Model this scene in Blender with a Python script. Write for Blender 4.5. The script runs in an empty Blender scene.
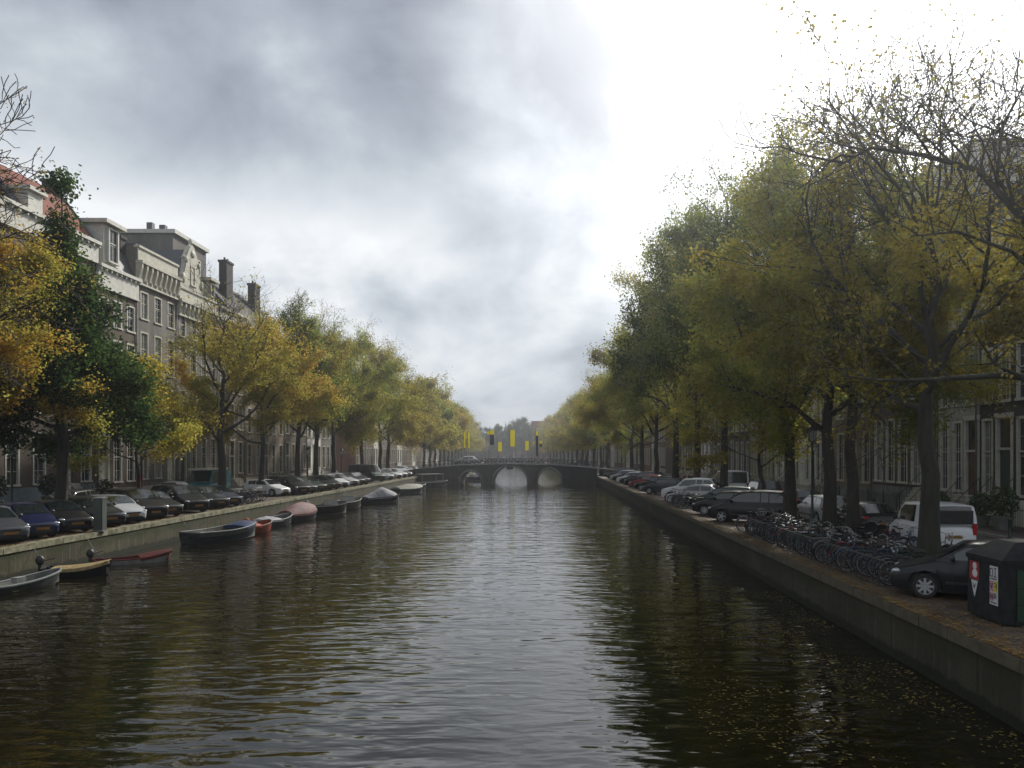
import bpy, bmesh, math, random
import numpy as np
from mathutils import Vector, Matrix
R = math.radians
scn = bpy.context.scene
COL = scn.collection

# ------------------------------------------------------------------ camera
EYE = 4.8                 # metres above the water
QZ = 1.2                  # quay level above the water
cam_d = bpy.data.cameras.new('camera'); cam = bpy.data.objects.new('camera', cam_d); COL.objects.link(cam)
cam.location = (0, 0, EYE)
cam.rotation_euler = (R(90), 0, 0)
cam_d.sensor_width = 36; cam_d.lens = 28.125
cam_d.shift_x = -34 / 1024; cam_d.shift_y = 70 / 1024
cam_d.clip_start = 0.1; cam_d.clip_end = 6000
scn.camera = cam

# ------------------------------------------------------------------ sky and sun
SUN_AZ = 25.0    # degrees to the right of the canal axis (+Y)
SUN_EL = 34.0
SKY_GAIN = 1.0
SKY_SEED = 27.1
HAZE = 0.0007
w = bpy.data.worlds.new('World'); scn.world = w; w.use_nodes = True
nt = w.node_tree; N = nt.nodes; L_ = nt.links; N.clear()
def wn(t, **k):
    n = N.new(t)
    for a, b in k.items(): setattr(n, a, b)
    return n
def wmath(op, a, b=None, clamp=False):
    n = wn('ShaderNodeMath', operation=op, use_clamp=clamp)
    for i, v in enumerate((a, b)):
        if v is None: continue
        if isinstance(v, (int, float)): n.inputs[i].default_value = v
        else: L_.new(v, n.inputs[i])
    return n.outputs[0]
out = wn('ShaderNodeOutputWorld')
sky = wn('ShaderNodeTexSky', sky_type='NISHITA', sun_disc=False)
sky.sun_elevation = R(SUN_EL); sky.sun_rotation = R(SUN_AZ)
bg1 = wn('ShaderNodeBackground'); bg1.inputs[1].default_value = 0.05; L_.new(sky.outputs[0], bg1.inputs[0])
tc = wn('ShaderNodeTexCoord'); sep = wn('ShaderNodeSeparateXYZ'); L_.new(tc.outputs['Generated'], sep.inputs[0])
zc = wmath('ADD', wmath('MAXIMUM', sep.outputs[2], 0.0), 0.62)
cx = wmath('DIVIDE', sep.outputs[0], zc); cy = wmath('DIVIDE', sep.outputs[1], zc)
cmb = wn('ShaderNodeCombineXYZ'); L_.new(cx, cmb.inputs[0]); L_.new(cy, cmb.inputs[1]); cmb.inputs[2].default_value = SKY_SEED
def cloud(scale, detail, rough, dist):
    n = wn('ShaderNodeTexNoise'); n.inputs['Scale'].default_value = scale; n.inputs['Detail'].default_value = detail; n.inputs['Roughness'].default_value = rough; n.inputs['Distortion'].default_value = dist
    L_.new(cmb.outputs[0], n.inputs['Vector']); return n.outputs[0]
cl = wmath('ADD', wmath('ADD', wmath('MULTIPLY', cloud(1.3, 3, .5, .2), .42), wmath('MULTIPLY', cloud(3.6, 7, .52, .3), .45)), wmath('MULTIPLY', cloud(8.0, 6, .5, .2), .13))
# cloud banks: a paler break low over the roofs, a heavy deck above it
def bandfn(src, c, wdt):   # smooth bump
    q = wmath('DIVIDE', wmath('SUBTRACT', src, c), wdt); return wmath('DIVIDE', 1.0, wmath('ADD', 1.0, wmath('POWER', wmath('ABSOLUTE', q), 2.6)))
warp = wmath('ADD', sep.outputs[2], wmath('MULTIPLY', wmath('SUBTRACT', cl, .5), .22))
az = wmath('DIVIDE', sep.outputs[0], wmath('MAXIMUM', sep.outputs[1], .05))
left = wn('ShaderNodeMapRange', interpolation_type='SMOOTHSTEP'); L_.new(az, left.inputs[0]); left.inputs[1].default_value = .10; left.inputs[2].default_value = -.25; left.inputs[3].default_value = 0; left.inputs[4].default_value = 1
cl = wmath('ADD', cl, wmath('MULTIPLY', bandfn(warp, .235, .055), wmath('MULTIPLY', left.outputs[0], .15)))
cl = wmath('SUBTRACT', cl, wmath('MULTIPLY', bandfn(warp, .40, .13), wmath('MULTIPLY', left.outputs[0], .040)))
ramp = wn('ShaderNodeValToRGB'); L_.new(cl, ramp.inputs[0])
e = ramp.color_ramp.elements
e[0].position = 0.41; e[0].color = (0.285, 0.32, 0.385, 1)
e[1].position = 0.63; e[1].color = (0.95, 0.97, 0.99, 1)
m_ = e.new(0.475); m_.color = (0.42, 0.47, 0.535, 1)
m2_ = e.new(0.535); m2_.color = (0.62, 0.67, 0.72, 1)
# brightness where the sun stands behind thin cloud
sd = Vector((math.sin(R(SUN_AZ)) * math.cos(R(SUN_EL)), math.cos(R(SUN_AZ)) * math.cos(R(SUN_EL)), math.sin(R(SUN_EL))))
dt = wn('ShaderNodeVectorMath', operation='DOT_PRODUCT'); L_.new(tc.outputs['Generated'], dt.inputs[0]); dt.inputs[1].default_value = sd
dn = wmath('ADD', dt.outputs['Value'], wmath('MULTIPLY', wmath('SUBTRACT', cl, 0.5), 0.15))
mr = wn('ShaderNodeMapRange', interpolation_type='SMOOTHSTEP'); L_.new(dn, mr.inputs[0])
mr.inputs[1].default_value = 0.835; mr.inputs[2].default_value = 1.0; mr.inputs[3].default_value = 0; mr.inputs[4].default_value = 1
mr2 = wn('ShaderNodeMapRange', interpolation_type='SMOOTHSTEP'); L_.new(dn, mr2.inputs[0])
mr2.inputs[1].default_value = 0.92; mr2.inputs[2].default_value = 1.02; mr2.inputs[3].default_value = 0; mr2.inputs[4].default_value = 1
glow = wmath('ADD', wmath('MULTIPLY', mr.outputs[0], .95), wmath('MULTIPLY', mr2.outputs[0], 1.8))
gcol = wn('ShaderNodeVectorMath', operation='SCALE'); gcol.inputs[0].default_value = (1.0, 0.985, 0.97); L_.new(glow, gcol.inputs['Scale'])
addc = wn('ShaderNodeVectorMath', operation='ADD'); L_.new(ramp.outputs[0], addc.inputs[0]); L_.new(gcol.outputs[0], addc.inputs[1])
bg2 = wn('ShaderNodeBackground'); bg2.inputs[1].default_value = SKY_GAIN; L_.new(addc.outputs[0], bg2.inputs[0])
mx = wn('ShaderNodeMixShader'); mx.inputs[0].default_value = 0.93
L_.new(bg1.outputs[0], mx.inputs[1]); L_.new(bg2.outputs[0], mx.inputs[2]); L_.new(mx.outputs[0], out.inputs[0])
w.cycles.sampling_method = 'MANUAL'; w.cycles.sample_map_resolution = 512

sun_d = bpy.data.lights.new('sun', 'SUN'); sun = bpy.data.objects.new('sun', sun_d); COL.objects.link(sun)
sun_d.energy = 4.2; sun_d.angle = R(4); sun_d.color = (1.0, 0.95, 0.86)
sun.location = sd * 200
sun.rotation_euler = (-sd).to_track_quat('-Z', 'Y').to_euler()

scn.view_settings.view_transform = 'Standard'; scn.view_settings.look = 'None'
scn.view_settings.exposure = 0.1; scn.view_settings.gamma = 1.0; scn.view_settings.use_curve_mapping = False
scn.render.engine = 'CYCLES'
cy_ = scn.cycles
cy_.use_denoising = True
try: cy_.denoiser = 'OPENIMAGEDENOISE'
except Exception: pass
cy_.max_bounces = 7; cy_.diffuse_bounces = 3; cy_.glossy_bounces = 3; cy_.transmission_bounces = 5
cy_.transparent_max_bounces = 4; cy_.volume_bounces = 0
cy_.caustics_reflective = False; cy_.caustics_refractive = False
cy_.sample_clamp_indirect = 4

# ------------------------------------------------------------------ materials
MATS = {}
def mat(name, color, rough=0.7, metal=0.0, spec=0.5, vary=0.0, vscale=3.0, bump=0.0, bscale=20.0, stretch=(1, 1, 1), color2=None, coat=0.0):
    if name.startswith('hull'): spec, rough = .2, .7; color = tuple(c * .75 for c in color)
    m = bpy.data.materials.new(name); m.use_nodes = True; t = m.node_tree; b = t.nodes['Principled BSDF']
    b.inputs['Base Color'].default_value = (*color, 1); b.inputs['Roughness'].default_value = rough
    b.inputs['Metallic'].default_value = metal; b.inputs['Specular IOR Level'].default_value = spec
    b.inputs['Coat Weight'].default_value = coat
    co = t.nodes.new('ShaderNodeTexCoord'); mp = t.nodes.new('ShaderNodeMapping'); mp.inputs['Scale'].default_value = stretch
    t.links.new(co.outputs['Object'], mp.inputs[0])
    if vary or color2:
        n = t.nodes.new('ShaderNodeTexNoise'); n.inputs['Scale'].default_value = vscale; n.inputs['Detail'].default_value = 5
        n.inputs['Roughness'].default_value = 0.6
        t.links.new(mp.outputs[0], n.inputs['Vector'])
        rp = t.nodes.new('ShaderNodeValToRGB'); t.links.new(n.outputs[0], rp.inputs[0])
        c2 = color2 or tuple(min(1, c * (1 + vary)) for c in color); c1 = tuple(c * (1 - vary) for c in color) if not color2 else color
        rp.color_ramp.elements[0].position = 0.36; rp.color_ramp.elements[0].color = (*c1, 1)
        rp.color_ramp.elements[1].position = 0.64; rp.color_ramp.elements[1].color = (*c2, 1)
        t.links.new(rp.outputs[0], b.inputs['Base Color'])
    if bump:
        n = t.nodes.new('ShaderNodeTexNoise'); n.inputs['Scale'].default_value = bscale; n.inputs['Detail'].default_value = 4
        t.links.new(mp.outputs[0], n.inputs['Vector'])
        bp = t.nodes.new('ShaderNodeBump'); bp.inputs['Strength'].default_value = 1; bp.inputs['Distance'].default_value = bump
        t.links.new(n.outputs[0], bp.inputs['Height']); t.links.new(bp.outputs[0], b.inputs['Normal'])
    MATS[name] = m
    return m

def brick_mat(name, c1, c2, mortar, sc=1.0, bw=0.22, bh=0.062, stain=0.35):
    """bricks laid in the plane of the facade (object y and z), with weathering"""
    m = bpy.data.materials.new(name); m.use_nodes = True; t = m.node_tree; b = t.nodes['Principled BSDF']
    b.inputs['Roughness'].default_value = 0.85; b.inputs['Specular IOR Level'].default_value = 0.3
    co = t.nodes.new('ShaderNodeTexCoord'); sp = t.nodes.new('ShaderNodeSeparateXYZ'); t.links.new(co.outputs['Object'], sp.inputs[0])
    ad = t.nodes.new('ShaderNodeMath'); ad.operation = 'ADD'; t.links.new(sp.outputs[0], ad.inputs[0]); t.links.new(sp.outputs[1], ad.inputs[1])
    cb = t.nodes.new('ShaderNodeCombineXYZ'); t.links.new(ad.outputs[0], cb.inputs[0]); t.links.new(sp.outputs[2], cb.inputs[1])
    br = t.nodes.new('ShaderNodeTexBrick'); br.inputs['Scale'].default_value = sc
    br.inputs['Brick Width'].default_value = bw; br.inputs['Row Height'].default_value = bh; br.inputs['Mortar Size'].default_value = 0.006
    br.inputs['Color1'].default_value = (*c1, 1); br.inputs['Color2'].default_value = (*c2, 1); br.inputs['Mortar'].default_value = (*mortar, 1)
    t.links.new(cb.outputs[0], br.inputs['Vector'])
    n = t.nodes.new('ShaderNodeTexNoise'); n.inputs['Scale'].default_value = 0.6; n.inputs['Detail'].default_value = 6
    mp = t.nodes.new('ShaderNodeMapping'); mp.inputs['Scale'].default_value = (1.6, 1.6, 0.5); t.links.new(co.outputs['Object'], mp.inputs[0]); t.links.new(mp.outputs[0], n.inputs['Vector'])
    mrn = t.nodes.new('ShaderNodeMapRange'); t.links.new(n.outputs[0], mrn.inputs[0])
    mrn.inputs[1].default_value = 0.3; mrn.inputs[2].default_value = 0.7; mrn.inputs[3].default_value = 1 - stain; mrn.inputs[4].default_value = 1 + stain * 0.4
    vm = t.nodes.new('ShaderNodeVectorMath'); vm.operation = 'SCALE'; t.links.new(br.outputs[0], vm.inputs[0]); t.links.new(mrn.outputs[0], vm.inputs['Scale'])
    t.links.new(vm.outputs[0], b.inputs['Base Color'])
    MATS[name] = m
    return m

M = MATS
mat('stucco_white', (0.62, 0.61, 0.56), 0.8, vary=0.16, vscale=1.2, stretch=(1, 1, .4))
mat('paint_white', (0.50, 0.49, 0.43), 0.55, vary=0.12, vscale=2.5)
mat('paint_cream', (0.42, 0.40, 0.32), 0.6, vary=0.14, vscale=2)
mat('stone_grey', (0.36, 0.34, 0.29), 0.8, vary=0.2, vscale=1.4, bump=0.004, bscale=14)
mat('stone_sand', (0.40, 0.36, 0.27), 0.8, vary=0.22, vscale=1.2, bump=0.004, bscale=14)
mat('stone_dark', (0.16, 0.16, 0.155), 0.8, vary=0.25, vscale=1.5)
mat('blue_grey_plinth', (0.13, 0.17, 0.20), 0.7, vary=0.15)
brick_mat('brick_brown', (0.12, 0.088, 0.062), (0.09, 0.066, 0.05), (0.13, 0.12, 0.105))
brick_mat('brick_dark', (0.052, 0.042, 0.038), (0.038, 0.032, 0.03), (0.08, 0.075, 0.07))
brick_mat('brick_grey', (0.17, 0.155, 0.14), (0.13, 0.12, 0.11), (0.2, 0.19, 0.17))
brick_mat('brick_red', (0.22, 0.09, 0.06), (0.17, 0.075, 0.05), (0.2, 0.18, 0.15))
brick_mat('brick_tan', (0.25, 0.19, 0.125), (0.2, 0.15, 0.105), (0.22, 0.2, 0.17))
brick_mat('brick_bridge', (0.045, 0.042, 0.038), (0.034, 0.032, 0.03), (0.045, 0.044, 0.042), stain=.5)
mat('slate', (0.07, 0.075, 0.085), 0.6, vary=0.25, vscale=6)
mat('door_green', (0.02, 0.045, 0.035), 0.35, vary=.1)
mat('door_white', (0.6, 0.58, 0.5), 0.4, vary=.08)
mat('door_brown', (0.10, 0.05, 0.025), 0.4, vary=.15)
mat('iron', (0.02, 0.022, 0.022), 0.45, metal=0.3)
mat('iron_green', (0.03, 0.042, 0.036), 0.5, metal=0.2)
mat('pane', (0.018, 0.022, 0.026), 0.06, spec=0.8, vary=0.5, vscale=.9)
mat('pane_curtain', (0.20, 0.21, 0.20), 0.12, spec=0.8, vary=0.35, vscale=1.6, stretch=(1, 3, .4))
mat('lantern_glass', (0.55, 0.58, 0.58), 0.15, vary=.1)
mat('tarmac', (0.075, 0.072, 0.068), 0.9, vary=0.25, vscale=2, bump=.004, bscale=40)
mat('kerb_stone', (0.28, 0.27, 0.25), 0.85, vary=0.2, vscale=4)
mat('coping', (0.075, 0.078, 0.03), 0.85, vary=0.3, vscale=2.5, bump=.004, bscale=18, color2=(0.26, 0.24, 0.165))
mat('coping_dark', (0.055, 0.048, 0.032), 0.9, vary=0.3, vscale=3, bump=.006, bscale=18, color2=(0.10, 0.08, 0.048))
mat('bark', (0.032, 0.027, 0.022), 0.9, vary=0.4, vscale=5, bump=.02, bscale=14, stretch=(1, 1, .25))
mat('bark_mossy', (0.028, 0.028, 0.019), 0.9, vary=0.4, vscale=5, bump=.02, bscale=14, stretch=(1, 1, .25))
mat('tyre', (0.016, 0.016, 0.017), 0.8, vary=.2)
mat('rim', (0.34, 0.35, 0.36), 0.35, metal=0.1, vary=.1)
mat('trim_black', (0.018, 0.018, 0.019), 0.5, vary=.2)
mat('car_glass', (0.016, 0.021, 0.022), 0.05, spec=0.9, vary=.2)
mat('lamp_clear', (0.38, 0.40, 0.42), 0.08, spec=0.9, vary=.08)
mat('lamp_red', (0.32, 0.012, 0.015), 0.15, vary=.1)
mat('lamp_amber', (0.5, 0.16, 0.02), 0.2, vary=.1)
mat('plate_yellow', (0.20, 0.10, 0.02), 0.5, vary=.08)
mat('chrome', (0.30, 0.30, 0.30), 0.3, metal=.8, vary=.05)
PAINTS = dict(black=(0.010, 0.010, 0.012), dark_grey=(0.014, 0.016, 0.019), grey=(0.05, 0.055, 0.06), silver=(0.42, 0.43, 0.45), white=(0.66, 0.67, 0.68),
              blue=(0.008, 0.012, 0.045), green=(0.016, 0.035, 0.028), red=(0.20, 0.016, 0.016), teal=(0.012, 0.12, 0.14), navy=(0.012, 0.016, 0.035), beige=(.3, .27, .2))
for k, c in PAINTS.items(): mat('paint_car_' + k, c, 0.35, metal=0, spec=.2, vary=.05, vscale=2, coat=0.3)
mat('yellow_cloth', (0.75, 0.68, 0.015), 0.8, vary=.1)
mat('dark_cloth', (0.02, 0.022, 0.045), 0.85, vary=.1)
mat('pole_metal', (0.30, 0.31, 0.32), 0.4, metal=.5, vary=.1)
mat('hull_navy', (0.018, 0.03, 0.04), 0.4, vary=.3); mat('hull_grey', (0.055, 0.06, 0.056), 0.6, vary=.3)
mat('hull_black', (0.012, 0.012, 0.013), 0.45, vary=.3); mat('hull_orange', (0.32, 0.065, 0.03), 0.5, vary=.2)
mat('hull_white', (0.30, 0.30, 0.28), 0.45, vary=.2); mat('hull_red', (0.10, 0.018, 0.016), 0.5, vary=.2)
mat('hull_green', (0.03, 0.06, 0.05), 0.5, vary=.3)
mat('tarp_blue', (0.014, 0.03, 0.09), 0.6, vary=.3, bump=.03, bscale=3); mat('tarp_maroon', (0.11, 0.042, 0.04), 0.75, vary=.25, bump=.03, bscale=3)
mat('tarp_grey', (0.22, 0.22, 0.24), 0.75, vary=.25, bump=.03, bscale=3); mat('tarp_pale', (0.17, 0.17, 0.14), 0.75, vary=.2, bump=.03, bscale=3)
mat('deck_wood', (0.26, 0.19, 0.085), 0.6, vary=.3, vscale=6); mat('gunwale_grey', (0.13, 0.14, 0.135), 0.5, vary=.2)
mat('boat_inside', (0.12, 0.12, 0.11), 0.7, vary=.3)
mat('container_grey', (0.012, 0.014, 0.0155), 0.75, spec=.25, vary=.5, vscale=5, bump=.003, bscale=12); mat('container_green', (0.005, 0.03, 0.012), 0.45, vary=.2, vscale=3)
mat('sticker_white', (0.6, 0.6, 0.6), 0.6, vary=.1); mat('sticker_yellow', (0.55, 0.5, 0.03), 0.6, vary=.1)
mat('sticker_pink', (0.5, 0.25, 0.33), 0.6, vary=.1); mat('sticker_red', (0.30, 0.03, 0.03), 0.6, vary=.15); mat('sticker_ink', (0.02, 0.02, 0.03), 0.6, vary=.1)
mat('box_greygreen', (0.045, 0.058, 0.048), 0.6, vary=.2); mat('sign_red', (0.42, 0.03, 0.03), 0.5, vary=.1)
mat('saddle', (0.02, 0.017, 0.015), 0.5, vary=.1)
for nm_, c_ in dict(black=(0.012, 0.012, 0.014), grey=(0.045, 0.05, 0.055), green=(0.02, 0.06, 0.045), blue=(0.02, 0.04, 0.12), red=(0.16, 0.02, 0.02), pale=(.16, .17, .18)).items():
    mat('bike_' + nm_, c_, 0.35, metal=.2, vary=.1)
mat('leafplant', (0.05, 0.085, 0.03), 0.7, vary=.5, vscale=6)
mat('hedge_dark', (0.02, 0.035, 0.018), 0.8, vary=.5, vscale=5)

def roof_tiles(name, c1, c2):
    m = bpy.data.materials.new(name); m.use_nodes = True; t = m.node_tree; b = t.nodes['Principled BSDF']; b.inputs['Roughness'].default_value = .8
    co = t.nodes.new('ShaderNodeTexCoord')
    n = t.nodes.new('ShaderNodeTexNoise'); n.inputs['Scale'].default_value = 1.3; n.inputs['Detail'].default_value = 6; t.links.new(co.outputs['Object'], n.inputs['Vector'])
    rp = t.nodes.new('ShaderNodeValToRGB'); t.links.new(n.outputs[0], rp.inputs[0])
    rp.color_ramp.elements[0].position = .35; rp.color_ramp.elements[0].color = (*c1, 1); rp.color_ramp.elements[1].position = .65; rp.color_ramp.elements[1].color = (*c2, 1)
    t.links.new(rp.outputs[0], b.inputs['Base Color'])
    wv = t.nodes.new('ShaderNodeTexWave'); wv.bands_direction = 'Y'; wv.inputs['Scale'].default_value = 1.25; t.links.new(co.outputs['Object'], wv.inputs['Vector'])
    w2 = t.nodes.new('ShaderNodeTexWave'); w2.bands_direction = 'Z'; w2.wave_profile = 'SAW'; w2.inputs['Scale'].default_value = 1.1; t.links.new(co.outputs['Object'], w2.inputs['Vector'])
    ad = t.nodes.new('ShaderNodeMath'); ad.operation = 'ADD'; t.links.new(wv.outputs['Fac'], ad.inputs[0]); t.links.new(w2.outputs['Fac'], ad.inputs[1])
    bp = t.nodes.new('ShaderNodeBump'); bp.inputs['Distance'].default_value = .05; t.links.new(ad.outputs[0], bp.inputs['Height']); t.links.new(bp.outputs[0], b.inputs['Normal'])
    MATS[name] = m
roof_tiles('tiles_red', (0.15, 0.03, 0.012), (0.23, 0.05, 0.02)); roof_tiles('tiles_dark', (0.06, 0.06, 0.062), (0.095, 0.09, 0.09))

def leaf_mat(name, cols, trans=0.6, pos=(0.25, 0.5, 0.75), nscale=.33):
    m = bpy.data.materials.new(name); m.use_nodes = True; t = m.node_tree; t.nodes.clear()
    o = t.nodes.new('ShaderNodeOutputMaterial'); d = t.nodes.new('ShaderNodeBsdfDiffuse'); tr = t.nodes.new('ShaderNodeBsdfTranslucent'); mxs = t.nodes.new('ShaderNodeMixShader')
    mxs.inputs[0].default_value = trans
    at = t.nodes.new('ShaderNodeAttribute'); at.attribute_name = 'rnd'
    co = t.nodes.new('ShaderNodeTexCoord'); oi = t.nodes.new('ShaderNodeObjectInfo')
    va = t.nodes.new('ShaderNodeVectorMath'); va.operation = 'ADD'; t.links.new(co.outputs['Object'], va.inputs[0])
    sc = t.nodes.new('ShaderNodeMath'); sc.operation = 'MULTIPLY'; sc.inputs[1].default_value = 60; t.links.new(oi.outputs['Random'], sc.inputs[0])
    t.links.new(sc.outputs[0], va.inputs[1])
    n = t.nodes.new('ShaderNodeTexNoise'); n.inputs['Scale'].default_value = nscale; n.inputs['Detail'].default_value = 4; t.links.new(va.outputs[0], n.inputs['Vector'])
    a = t.nodes.new('ShaderNodeMath'); a.operation = 'MULTIPLY_ADD'; a.inputs[1].default_value = 1.5; a.inputs[2].default_value = -.45; t.links.new(n.outputs[0], a.inputs[0])
    b = t.nodes.new('ShaderNodeMath'); b.operation = 'MULTIPLY_ADD'; b.inputs[1].default_value = .42; t.links.new(at.outputs['Fac'], b.inputs[0]); t.links.new(a.outputs[0], b.inputs[2])
    rp = t.nodes.new('ShaderNodeValToRGB'); t.links.new(b.outputs[0], rp.inputs[0])
    el = rp.color_ramp.elements; el[0].position = pos[0]; el[0].color = (*cols[0], 1); el[1].position = pos[2]; el[1].color = (*cols[2], 1)
    x = el.new(pos[1]); x.color = (*cols[1], 1)
    t.links.new(rp.outputs[0], d.inputs[0]); t.links.new(rp.outputs[0], tr.inputs[0])
    t.links.new(d.outputs[0], mxs.inputs[1]); t.links.new(tr.outputs[0], mxs.inputs[2]); t.links.new(mxs.outputs[0], o.inputs[0])
    MATS[name] = m
G_ = (0.14, 0.19, 0.04); OL = (0.30, 0.31, 0.06); YE = (0.40, 0.345, 0.07); OR = (0.44, 0.25, 0.04); GD = (0.03, 0.06, 0.022); BR = (0.17, 0.10, 0.035)
leaf_mat('leaf_orange', (OL, YE, OR)); leaf_mat('leaf_darkgreen', (GD, (0.04, 0.075, 0.025), (0.075, 0.115, 0.03)))
leaf_mat('leaf_yellow', (OL, YE, (0.42, 0.32, 0.04))); leaf_mat('leaf_mixed', (G_, OL, YE)); leaf_mat('leaf_olive', (G_, OL, (0.24, 0.19, 0.035)))
leaf_mat('leaf_green', ((0.04, 0.065, 0.018), G_, OL)); leaf_mat('leaf_brown', (OL, BR, YE)); leaf_mat('leaf_gold', (OL, (0.27, 0.2, 0.03), YE))
leaf_mat('leaf_litter', ((0.08, 0.05, 0.02), (0.18, 0.105, 0.045), (0.29, 0.19, 0.075)), .1, nscale=1.5)
leaf_mat('leaf_floating', ((0.07, 0.055, 0.02), (0.13, 0.10, 0.033), (0.22, 0.175, 0.06)), .1, nscale=1.5)

def cloth_mat(name, c, tr=.5):
    m = bpy.data.materials.new(name); m.use_nodes = True; t = m.node_tree; t.nodes.clear(); o = t.nodes.new('ShaderNodeOutputMaterial'); d = t.nodes.new('ShaderNodeBsdfDiffuse'); r_ = t.nodes.new('ShaderNodeBsdfTranslucent'); x = t.nodes.new('ShaderNodeMixShader'); x.inputs[0].default_value = tr
    n = t.nodes.new('ShaderNodeTexNoise'); n.inputs['Scale'].default_value = 3; rr = t.nodes.new('ShaderNodeValToRGB'); t.links.new(n.outputs[0], rr.inputs[0]); rr.color_ramp.elements[0].color = (*[k * .9 for k in c], 1); rr.color_ramp.elements[1].color = (*c, 1)
    t.links.new(rr.outputs[0], d.inputs[0]); t.links.new(rr.outputs[0], r_.inputs[0]); t.links.new(d.outputs[0], x.inputs[1]); t.links.new(r_.outputs[0], x.inputs[2]); t.links.new(x.outputs[0], o.inputs[0]); MATS[name] = m
cloth_mat('yellow_cloth', (0.80, 0.73, 0.015))
# ------------------------------------------------------------------ mesh helpers
class MB:
    def __init__(s): s.v = []; s.f = []; s.mi = []; s.sm = []
    def add(s, vs, fs, mi=0, smooth=False):
        o = len(s.v); s.v += [tuple(p) for p in vs]; s.f += [tuple(i + o for i in f) for f in fs]; s.mi += [mi] * len(fs); s.sm += [smooth] * len(fs)
        return s
    def box(s, x0, x1, y0, y1, z0, z1, mi=0):
        return s.add([(x0, y0, z0), (x1, y0, z0), (x1, y1, z0), (x0, y1, z0), (x0, y0, z1), (x1, y0, z1), (x1, y1, z1), (x0, y1, z1)],
                     [(0, 3, 2, 1), (4, 5, 6, 7), (0, 1, 5, 4), (1, 2, 6, 5), (2, 3, 7, 6), (3, 0, 4, 7)], mi)
    def tube(s, pts, rad, n=8, mi=0, smooth=True, cap=True):
        pts = [Vector(p) for p in pts]
        if not isinstance(rad, (list, tuple)): rad = [rad] * len(pts)
        vs = []; up = None
        for i, p in enumerate(pts):
            d = (pts[min(i + 1, len(pts) - 1)] - pts[max(i - 1, 0)])
            d = d.normalized() if d.length > 1e-9 else Vector((0, 0, 1))
            if up is None:
                a = Vector((1, 0, 0)) if abs(d.x) < .9 else Vector((0, 1, 0)); up = d.cross(a).normalized()
            else:
                up = up - d * up.dot(d); up = up.normalized() if up.length > 1e-6 else d.orthogonal().normalized()
            q = d.cross(up)
            for k in range(n):
                t = 2 * math.pi * k / n; vs.append(p + (up * math.cos(t) + q * math.sin(t)) * rad[i])
        fs = [(i * n + k, i * n + (k + 1) % n, (i + 1) * n + (k + 1) % n, (i + 1) * n + k) for i in range(len(pts) - 1) for k in range(n)]
        if cap: fs += [tuple(range(n))[::-1], tuple((len(pts) - 1) * n + k for k in range(n))]
        return s.add(vs, fs, mi, smooth)
    def lathe(s, prof, axis='z', c=(0, 0, 0), n=12, mi=0, smooth=True, cap=True):
        vs = []
        for r, h in prof:
            for k in range(n):
                t = 2 * math.pi * (k + .5) / n; a, b = r * math.cos(t), r * math.sin(t)
                p = (a, b, h) if axis == 'z' else ((a, h, b) if axis == 'y' else (h, a, b))
                vs.append((p[0] + c[0], p[1] + c[1], p[2] + c[2]))
        fs = [(i * n + k, i * n + (k + 1) % n, (i + 1) * n + (k + 1) % n, (i + 1) * n + k) for i in range(len(prof) - 1) for k in range(n)]
        if cap: fs += [tuple(range(n)), tuple((len(prof) - 1) * n + k for k in range(n))]
        return s.add(vs, fs, mi, smooth)
    def prism(s, poly, d0, d1, plane='yz', mi=0):
        """extrude a polygon given in a plane along the remaining axis"""
        n = len(poly)
        def P(a, b, d): return {'yz': (d, a, b), 'xz': (a, d, b), 'xy': (a, b, d)}[plane]
        vs = [P(a, b, d0) for a, b in poly] + [P(a, b, d1) for a, b in poly]
        fs = [tuple(range(n))[::-1], tuple(range(n, 2 * n))] + [(i, (i + 1) % n, (i + 1) % n + n, i + n) for i in range(n)]
        return s.add(vs, fs, mi)
    def ellipsoid(s, c, r, n=10, m=6, mi=0):
        vs = []; fs = []
        for i in range(m + 1):
            a = math.pi * i / m
            for k in range(n):
                t = 2 * math.pi * k / n
                vs.append((c[0] + r[0] * math.sin(a) * math.cos(t), c[1] + r[1] * math.sin(a) * math.sin(t), c[2] + r[2] * math.cos(a)))
        for i in range(m):
            for k in range(n): fs.append((i * n + k, (i + 1) * n + k, (i + 1) * n + (k + 1) % n, i * n + (k + 1) % n))
        return s.add(vs, fs, mi, True)
    def mesh(s, name, mats, fix=True):
        me = bpy.data.meshes.new(name); me.from_pydata(s.v, [], s.f)
        for m in (mats if isinstance(mats, (list, tuple)) else [mats]): me.materials.append(MATS[m] if isinstance(m, str) else m)
        me.polygons.foreach_set('material_index', s.mi); me.polygons.foreach_set('use_smooth', s.sm)
        if fix:
            bm = bmesh.new(); bm.from_mesh(me); bmesh.ops.recalc_face_normals(bm, faces=bm.faces)
            for ed in bm.edges:
                if len(ed.link_faces) == 2 and ed.calc_face_angle(0) > R(38): ed.smooth = False
            bm.to_mesh(me); bm.free()
        me.update()
        return me
    def obj(s, name, mats, parent=None, loc=(0, 0, 0), fix=True):
        return link(name, s.mesh(name, mats, fix), parent, loc)

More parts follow.
